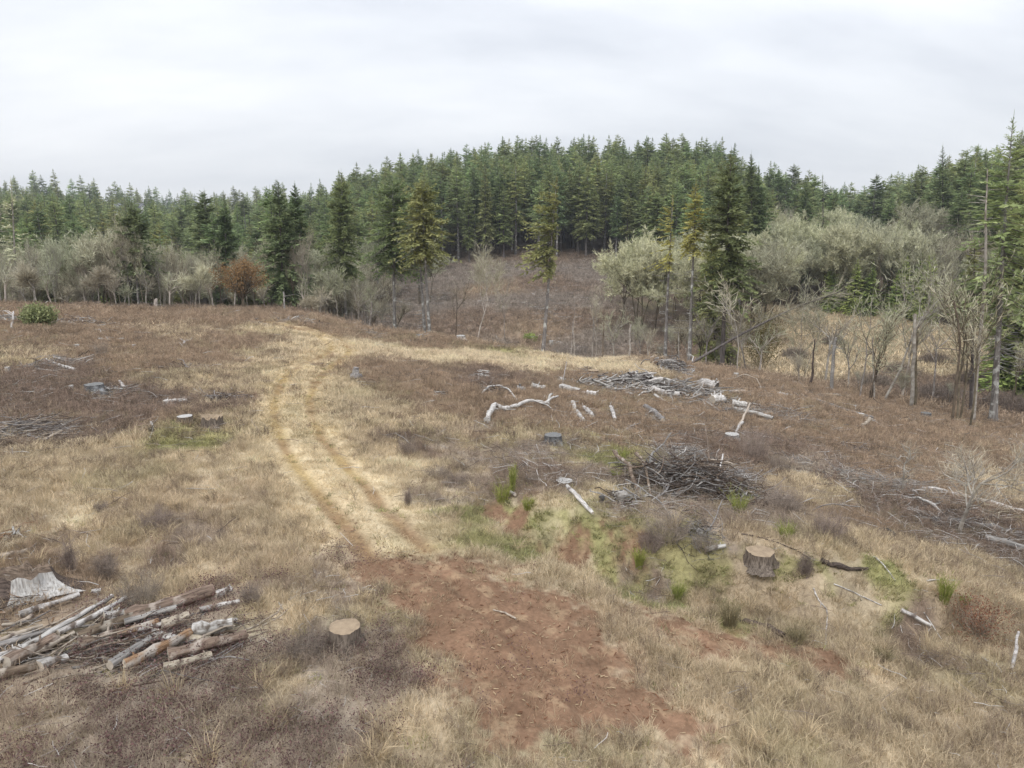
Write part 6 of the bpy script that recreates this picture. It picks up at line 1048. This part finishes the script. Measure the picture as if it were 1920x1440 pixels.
def house(u_, r_, vbase, Wd, Dp, Hh, rh, wallm, label, gable_front, wins, rz=0.0, wing=False):
    az_ = AZ(u_, r_); d = ray(u_, vbase); t = r_ / math.hypot(d[0], d[1]); z = max(az_[2], CAMZ + d[2] * t)
    o = empty('house', (az_[0], az_[1], z), rz); tag(o, label, 'house'); mb = MB(); box(mb, -Wd / 2, Wd / 2, -Dp / 2, Dp / 2, min(-0.5, az_[2] - z - 0.5), Hh)
    if gable_front: mb.add([(-Wd / 2, -Dp / 2, Hh), (Wd / 2, -Dp / 2, Hh), (0, -Dp / 2, Hh + rh)], [(0, 1, 2)]); mb.add([(-Wd / 2, Dp / 2, Hh), (Wd / 2, Dp / 2, Hh), (0, Dp / 2, Hh + rh)], [(1, 0, 2)])
    else: mb.add([(-Wd / 2, -Dp / 2, Hh), (-Wd / 2, Dp / 2, Hh), (-Wd / 2, 0, Hh + rh)], [(1, 0, 2)]); mb.add([(Wd / 2, -Dp / 2, Hh), (Wd / 2, Dp / 2, Hh), (Wd / 2, 0, Hh + rh)], [(0, 1, 2)])
    mobj('wall', mb.mesh('wall', MT[wallm]), o); mb = MB(); e = 0.7; th = 0.35
    if gable_front:
        for s in (-1, 1):
            V = [(0, -Dp / 2 - e, Hh + rh + .05), (0, Dp / 2 + e, Hh + rh + .05), (s * (Wd / 2 + e), Dp / 2 + e, Hh - rh * e * 2 / Wd), (s * (Wd / 2 + e), -Dp / 2 - e, Hh - rh * e * 2 / Wd)]; V += [(a, b_, c + th) for a, b_, c in V]
            mb.add(V, [(0, 3, 2, 1), (4, 5, 6, 7), (0, 1, 5, 4), (1, 2, 6, 5), (2, 3, 7, 6), (3, 0, 4, 7)])
    else:
        for s in (-1, 1):
            V = [(-Wd / 2 - e, 0, Hh + rh + .05), (Wd / 2 + e, 0, Hh + rh + .05), (Wd / 2 + e, s * (Dp / 2 + e), Hh - rh * e * 2 / Dp), (-Wd / 2 - e, s * (Dp / 2 + e), Hh - rh * e * 2 / Dp)]; V += [(a, b_, c + th) for a, b_, c in V]
            mb.add(V, [(0, 3, 2, 1), (4, 5, 6, 7), (0, 1, 5, 4), (1, 2, 6, 5), (2, 3, 7, 6), (3, 0, 4, 7)])
    rf = mobj('roof', mb.mesh('roof', MT['roofgrey']), o)
    if gable_front:
        mb = MB()
        for s in (-1, 1):
            P = np.array([[0, -Dp / 2 - e - .06, Hh + rh + .1], [s * (Wd / 2 + e), -Dp / 2 - e - .06, Hh - rh * e * 2 / Wd + .05]]); V, q = tube(P, 0.28, 4); mb.add(V, q)
        mobj('barge_board', mb.mesh('barge_board', MT['trim']), rf)
    for (wx, wz, ww_, wh) in wins:
        mb = MB(); box(mb, wx - ww_ / 2 - .12, wx + ww_ / 2 + .12, -Dp / 2 - 0.08, -Dp / 2 - 0.003, wz - wh / 2 - .12, wz + wh / 2 + .12); f = mobj('window', mb.mesh('window', MT['trim']), o)
        mb = MB(); box(mb, wx - ww_ / 2, wx + ww_ / 2, -Dp / 2 - 0.12, -Dp / 2 - 0.083, wz - wh / 2, wz + wh / 2); mobj('pane', mb.mesh('pane', MT['pane']), f)
    return o
house(250, 520, 397, 17, 9, 2.6, 2.2, 'wallwhite', 'long low white house with grey roof on the far left hillside', False, [(-6, 1.4, 2, 1.4), (-2, 1.4, 2, 1.4), (2, 1.2, 1.2, 2.2), (6, 1.4, 2, 1.4)])
house(400, 505, 411, 7.5, 9, 2.6, 3.2, 'walldark', 'small dark gabled house with white trim on the far hillside', True, [(-2, 1.4, 1.6, 1.8), (1.8, 1.4, 1.6, 1.8), (0, 3.9, 1.4, 1.4)])
# ------------------------------------------------------------------ the air
def haze():
    mb = MB(); box(mb, -1500, 1500, -60, 1400, -25, 125); m = bpy.data.materials.new('air'); m.use_nodes = True; t = m.node_tree; t.nodes.clear(); o_ = t.nodes.new('ShaderNodeOutputMaterial'); v = t.nodes.new('ShaderNodeVolumePrincipled')
    v.inputs['Color'].default_value = (0.86, 0.91, 1.0, 1); v.inputs['Density'].default_value = 0.00022; v.inputs['Anisotropy'].default_value = 0.2; t.links.new(v.outputs[0], o_.inputs['Volume'])
    o = mobj('haze', mb.mesh('haze', m)); o['kind'] = 'stuff'; o['label'] = 'thin bluish air paling the far forest and ridges'
haze()
# ------------------------------------------------------------------ grass, weeds, litter: what nobody could count
CL = np.array(CLEAR)
def clearance(x, y):
    """grass stands thinner where a log or a stump lies"""
    o = np.ones(len(x))
    for i in range(0, len(x), 20000):
        s = slice(i, i + 20000); d = np.hypot(x[s, None] - CL[None, :, 0], y[s, None] - CL[None, :, 1]) / CL[None, :, 2]; o[s] = 0.35 + 0.65 * sstep(0.7, 1.15, d.min(1))
    return o
rng = np.random.RandomState(11)
GQ = 1.0
bands = [(8.5, 18, 95, 1.0), (18, 30, 75, 1.1), (30, 48, 42, 1.3), (48, 70, 20, 1.8), (70, 98, 10, 2.5)]
X = []; Y = []; SZ = []
for r0, r1, dn, sz in bands:
    x, y = sample_wedge(rng, r0, r1, dn * GQ); X.append(x); Y.append(y); SZ.append(np.full(len(x), sz))
X = np.concatenate(X); Y = np.concatenate(Y); SZ = np.concatenate(SZ)
rad = np.hypot(X, Y); keep = (rad < edge_r(X, Y) + 9); X, Y, SZ = X[keep], Y[keep], SZ[keep]
W, dirt, rd = cover(X, Y); JAM = 1 - 0.72 * (1 - sstep(-0.3, 0.5, sdpoly(X, Y, jamP))); JAM = JAM * clearance(X, Y); ki = {k: i for i, k in enumerate(KEYS)}
gw = W[:, ki['S']] * 1.0 + W[:, ki['T']] * 1.0 + W[:, ki['B']] * 0.45 + W[:, ki['D']] * 0.3 + W[:, ki['G']] * 0.6 + W[:, ki['P']] * 0.4 + W[:, ki['M']]
gw *= (1 - 0.93 * dirt) * (1 - 0.92 * np.exp(-(rd / (0.40 + 0.006 * np.maximum(np.hypot(X, Y) - 28, 0))) ** 2)) * JAM
gw *= 0.25 + 1.2 * fbm(X / 1.1 + 5, Y / 1.1, 3)
k = rng.rand(len(X)) < gw
x, y, sz = X[k], Y[k], SZ[k]; Wk, dk, rk = W[k], dirt[k], rd[k]
z = T(x, y); col = covcol(x, y, Wk, dk, rk) * (0.85 + 0.5 * rng.rand(len(x)))[:, None]
strawc = np.array([0.72, 0.60, 0.41]); mix = (rng.rand(len(x)) * 0.45 * (Wk[:, ki['S']] + Wk[:, ki['T']] + 0.3))[:, None]; col = col * (1 - mix) + strawc * mix
short = 0.35 + 0.65 * sstep(0.3, 1.3, rk); hs = sz ** 0.35 * short * (0.45 + 0.75 * rng.rand(len(x))) * (0.6 + 0.9 * fbm(x / 0.6 + 8, y / 0.6, 2)) * (1 - 0.4 * Wk[:, ki['G']] - 0.3 * dk)
protos = [tuftmesh(50 + i, 17, 0.28, 0.13, 0.0050, 0.9, MT['grassI']) for i in range(5)] + [tuftmesh(70 + i, 20, 0.30, 0.24, 0.009, 0.9, MT['grassI']) for i in range(4)]
idx = np.where(sz < 1.25, rng.randint(0, 5, len(x)), rng.randint(5, 9, len(x)))
rot = np.stack([rng.randn(len(x)) * 0.12, rng.randn(len(x)) * 0.12, rng.rand(len(x)) * 6.283], 1)
scatter('dry_grass', np.stack([x, y, z], 1), idx, rot, np.stack([sz * 0.9, sz * 0.9, hs], 1), np.clip(col, 0, 0.8), protos, 'straw coloured dead grass covering the cleared field')
# brown weeds and bracken stems
ww = W[:, ki['B']] * 0.75 + W[:, ki['D']] * 0.75 + W[:, ki['P']] * 0.62 + W[:, ki['T']] * 0.22 + W[:, ki['G']] * 0.15 + W[:, ki['S']] * 0.02 + W[:, ki['R']] * 0.8
ww *= (1 - dirt) * (1 - np.exp(-(rd / 0.7) ** 2)) * (0.1 + 1.2 * fbm(X / 1.6 + 50, Y / 1.6, 3)) * 0.50 * JAM
k = rng.rand(len(X)) < ww; x, y, sz = X[k], Y[k], SZ[k]; Wk = W[k]; z = T(x, y); n = len(x)
base = Wk @ np.array([{'S': (0.3, 0.22, 0.15), 'T': (0.26, 0.2, 0.15), 'B': (0.37, 0.272, 0.19), 'D': (0.27, 0.20, 0.155), 'G': (0.2, 0.17, 0.10), 'P': (0.37, 0.295, 0.235), 'E': (0.2, 0.12, 0.08), 'R': (0.285, 0.24, 0.205), 'M': (0.3, 0.24, 0.17), 'F': (0.15, 0.12, 0.1)}[q] for q in KEYS])
col = base * (0.6 + 0.9 * rng.rand(n))[:, None]
protos = [weedmesh(90 + i, 7, 0.29, 0.12, 0.0035, MT['weedI']) for i in range(4)] + [weedmesh(95 + i, 10, 0.30, 0.25, 0.007, MT['weedI']) for i in range(4)]
idx = np.where(sz < 1.25, rng.randint(0, 4, n), rng.randint(4, 8, n))
rot = np.stack([rng.randn(n) * 0.2, rng.randn(n) * 0.2, rng.rand(n) * 6.283], 1)
scatter('brown_weeds', np.stack([x, y, z], 1), idx, rot, np.stack([sz, sz, sz ** 0.4 * (0.5 + 0.8 * rng.rand(n))], 1), col, protos, 'brown weed and bracken stems growing through the field')
# far cover of the opposite clearing and the marsh
X2, Y2 = sample_wedge(rng, 66, 225, 2.4); r2 = np.hypot(X2, Y2); W2, d2, rd2 = cover(X2, Y2)
k = (r2 > edge_r(X2, Y2) + 5) & (rng.rand(len(X2)) < (W2[:, ki['R']] + W2[:, ki['M']] * 0.8 + W2[:, ki['D']] * 1.0 + W2[:, ki['B']] * 0.8)); x, y, Wk = X2[k], Y2[k], W2[k]; n = len(x); z = T(x, y)
col = (Wk @ CA) * (0.7 + 1.1 * rng.rand(n))[:, None]; protos = [weedmesh(190 + i, 9, 0.7, 0.9, 0.025, MT['weedI'], 3) for i in range(4)] + [tuftmesh(195, 26, 0.5, 0.8, 0.04, 1.3, MT['grassI'])]
idx = np.where(Wk[:, ki['M']] > 0.5, 4, rng.randint(0, 4, n)); rot = np.stack([rng.randn(n) * 0.3, rng.randn(n) * 0.3, rng.rand(n) * 6.283], 1); s = 0.6 + rng.rand(n)
scatter('hillside_scrub', np.stack([x, y, z], 1), idx, rot, np.stack([s, s, s * 0.8], 1), col, protos, 'grey brown scrub and dead sedge on the far clearing and marsh')
# low green moss and sprouts
mw = W[:, ki['G']] * 0.8 + 0.03; mw *= (1 - dirt) * (rad[keep] < 60) * (fbm(X / 0.8 + 9, Y / 0.8 + 3, 3) > 0.47) * 0.8
k = rng.rand(len(X)) < mw; x, y, sz = X[k], Y[k], SZ[k]; n = len(x); z = T(x, y); col = np.array([0.34, 0.335, 0.15]) * (0.55 + 0.8 * rng.rand(n))[:, None] + rng.rand(n, 3) * 0.03
protos = [tuftmesh(120 + i, 26, 0.10, 0.13, 0.008, 1.2, MT['grassI']) for i in range(4)]
scatter('green_moss', np.stack([x, y, z], 1), rng.randint(0, 4, n), np.stack([np.zeros(n), np.zeros(n), rng.rand(n) * 6.28], 1), np.stack([sz, sz, sz], 1), col, protos, 'low green moss and sprouts on the bank beside the track')
# twigs and splinters lying about
def stickmesh(seed, ln, rd_):
    g_ = np.random.RandomState(seed); k = 5; p = np.zeros((k, 3)); p[:, 0] = np.linspace(-ln / 2, ln / 2, k); p[:, 1:] = np.cumsum(g_.randn(k, 2) * ln * 0.035, 0); p[:, 2] = np.abs(p[:, 2]) * 0.6 + rd_
    V, q = tube(p, np.linspace(rd_, rd_ * 0.5, k), 5); mb = MB(); mb.add(V, q, g_.rand()); return mb.mesh('clump', MT['chipI'])
tw = (W[:, ki['B']] + W[:, ki['D']] * 2.2 + W[:, ki['P']] * 1.8 + 0.10) * 0.20 * (0.12 + 2.2 * (fbm(X / 3.5 + 2, Y / 3.5 + 8, 3) - 0.3).clip(0)) * (1 - dirt) / SZ ** 0.2 * (1 + 1.6 * sstep(0, 6, X))
k = rng.rand(len(X)) < tw; x, y, sz = X[k], Y[k], SZ[k]; n = len(x); z = T(x, y) + 0.08 + 0.14 * rng.rand(n)
g_ = rng.rand(n); col = np.where(g_[:, None] < 0.25, [0.62, 0.59, 0.56], np.where(g_[:, None] < 0.7, [0.33, 0.28, 0.24], [0.16, 0.12, 0.10])) * (0.7 + 0.5 * rng.rand(n))[:, None]
protos = [stickmesh(i, 1.0, 0.011) for i in range(6)]; s = (0.18 + 0.85 * rng.rand(n) ** 4) * sz ** 0.9 * np.clip(np.hypot(x, y) / 26, 0.55, 1)
scatter('fallen_twigs', np.stack([x, y, z], 1), rng.randint(0, 6, n), np.stack([rng.randn(n) * 0.1, rng.randn(n) * 0.16, rng.rand(n) * 6.28], 1), np.stack([s, s * 0.9 + 0.2, s * 0.9 + 0.2], 1), col, protos, 'thin grey twigs and sticks littering the cleared field')
# pale wood chips and clods on the bare track
X3, Y3 = sample_wedge(rng, 9, 30, 45); W3, d3, rd3 = cover(X3, Y3)
ch = (d3 * 0.8 + 0.02); k = rng.rand(len(X3)) < ch; x, y = X3[k], Y3[k]; n = len(x); z = T(x, y) + 0.01; g_ = rng.rand(n)
col = np.where(g_[:, None] < 0.45, [0.55, 0.42, 0.27], [0.24, 0.12, 0.07]) * (0.7 + 0.5 * rng.rand(n))[:, None]
protos = [stickmesh(30 + i, 0.10, 0.012) for i in range(5)]; s = 0.25 + 0.9 * rng.rand(n) ** 2
scatter('wood_chips', np.stack([x, y, z], 1), rng.randint(0, 5, n), np.stack([rng.randn(n) * 0.2, rng.randn(n) * 0.2, rng.rand(n) * 6.28], 1), np.stack([s, s, s], 1), col, protos, 'pale wood chips and red clods on the bare dirt track')
# dark purple bramble leaves
bw = W[:, ki['P']] * (Y < 20) * (X < 2) * 0.35 + W[:, ki['P']] * 0.02; bw *= (fbm(X / 1.3 + 77, Y / 1.3, 3) > 0.55)
k = rng.rand(len(X)) < bw; x, y = X[k], Y[k]; n = len(x); z = T(x, y)
def leafclump(seed, n, h, sp, lf, mt, stems=True):
    g_ = np.random.RandomState(seed); mb = MB(); c = g_.randn(n, 3) * [sp * 0.5, sp * 0.5, h * 0.3] + [0, 0, h * 0.55]; c[:, 2] = np.abs(c[:, 2])
    D = unit(g_.randn(n, 3)); S = unit(np.cross(D, g_.randn(n, 3))); V, q = leaves(c, D, S, lf * (0.6 + g_.rand(n)), lf * 0.6); mb.add(V, q, np.repeat(g_.rand(n), 4)); return mb.mesh('clump', mt)
protos = [leafclump(i, 40, 0.3, 0.25, 0.035, MT['grassI']) for i in range(4)]; col = np.array([0.16, 0.095, 0.09]) * (0.5 + rng.rand(n))[:, None]; s = 0.6 + 0.7 * rng.rand(n)
scatter('purple_brambles', np.stack([x, y, z], 1), rng.randint(0, 4, n), np.stack([np.zeros(n), np.zeros(n), rng.rand(n) * 6.28], 1), np.stack([s, s, s], 1), col, protos, 'dark purple bramble leaves creeping among the logs')

# taller tussocks standing out of the straw
X4, Y4 = sample_wedge(rng, 9, 60, 0.95); W4, d4, r4 = cover(X4, Y4)
k = (rng.rand(len(X4)) < (W4[:, ki['S']] * 0.9 + W4[:, ki['T']] * 0.8 + W4[:, ki['B']] * 0.35 + W4[:, ki['P']] * 0.4 + W4[:, ki['G']] * 0.5) * (fbm(X4 / 4, Y4 / 4, 3) > 0.42)) & (d4 < 0.2) & (r4 > 0.9) & (clearance(X4, Y4) > 0.8)
x, y = X4[k], Y4[k]; n = len(x); z = T(x, y); col = np.array([0.55, 0.44, 0.29]) * (0.55 + 0.75 * rng.rand(n))[:, None]
protos = [tuftmesh(140 + i, 70, 0.55, 0.16, 0.006, 0.9, MT['grassI']) for i in range(5)]; s = 0.45 + 0.55 * rng.rand(n)
scatter('tussock_grass', np.stack([x, y, z], 1), rng.randint(0, 5, n), np.stack([rng.randn(n) * .1, rng.randn(n) * .1, rng.rand(n) * 6.28], 1), np.stack([s, s, s * (0.7 + 0.4 * rng.rand(n))], 1), np.clip(col, 0, .8), protos, 'taller dead grass tussocks standing out of the straw')

# grey slash left on the opposite clearing
X5, Y5 = sample_wedge(rng, 86, 215, 0.55, -12, 12); W5, d5, r5 = cover(X5, Y5); k = (np.hypot(X5, Y5) > edge_r(X5, Y5) + 10) & (rng.rand(len(X5)) < W5[:, ki['R']] + 0.4 * W5[:, ki['D']]); x, y = X5[k], Y5[k]; n = len(x); z = T(x, y) + .12
protos = [stickmesh(230 + i, 1.0, 0.035) for i in range(6)]; s = 0.9 + 4.0 * rng.rand(n) ** 3; g_ = rng.rand(n); col = np.where(g_[:, None] < .35, [0.50, 0.47, 0.44], [0.26, 0.21, 0.18]) * (.7 + .5 * rng.rand(n))[:, None]
scatter('hillside_slash', np.stack([x, y, z], 1), rng.randint(0, 6, n), np.stack([rng.randn(n) * .1, rng.randn(n) * .1, rng.rand(n) * 6.28], 1), np.stack([s, 1 + s * .3, 1 + s * .3], 1), col, protos, 'grey branches and poles left lying over the opposite clearing')

# things that nothing tells apart share a group
_by = {}
for o in SC.objects:
    if o.parent is None and 'label' in o and 'category' in o: _by.setdefault(o['label'], []).append(o)
for lb, os_ in _by.items():
    if len(os_) > 1:
        gp = next((o['group'] for o in os_ if 'group' in o), 'look-alikes: ' + lb)
        for o in os_: o['group'] = gp
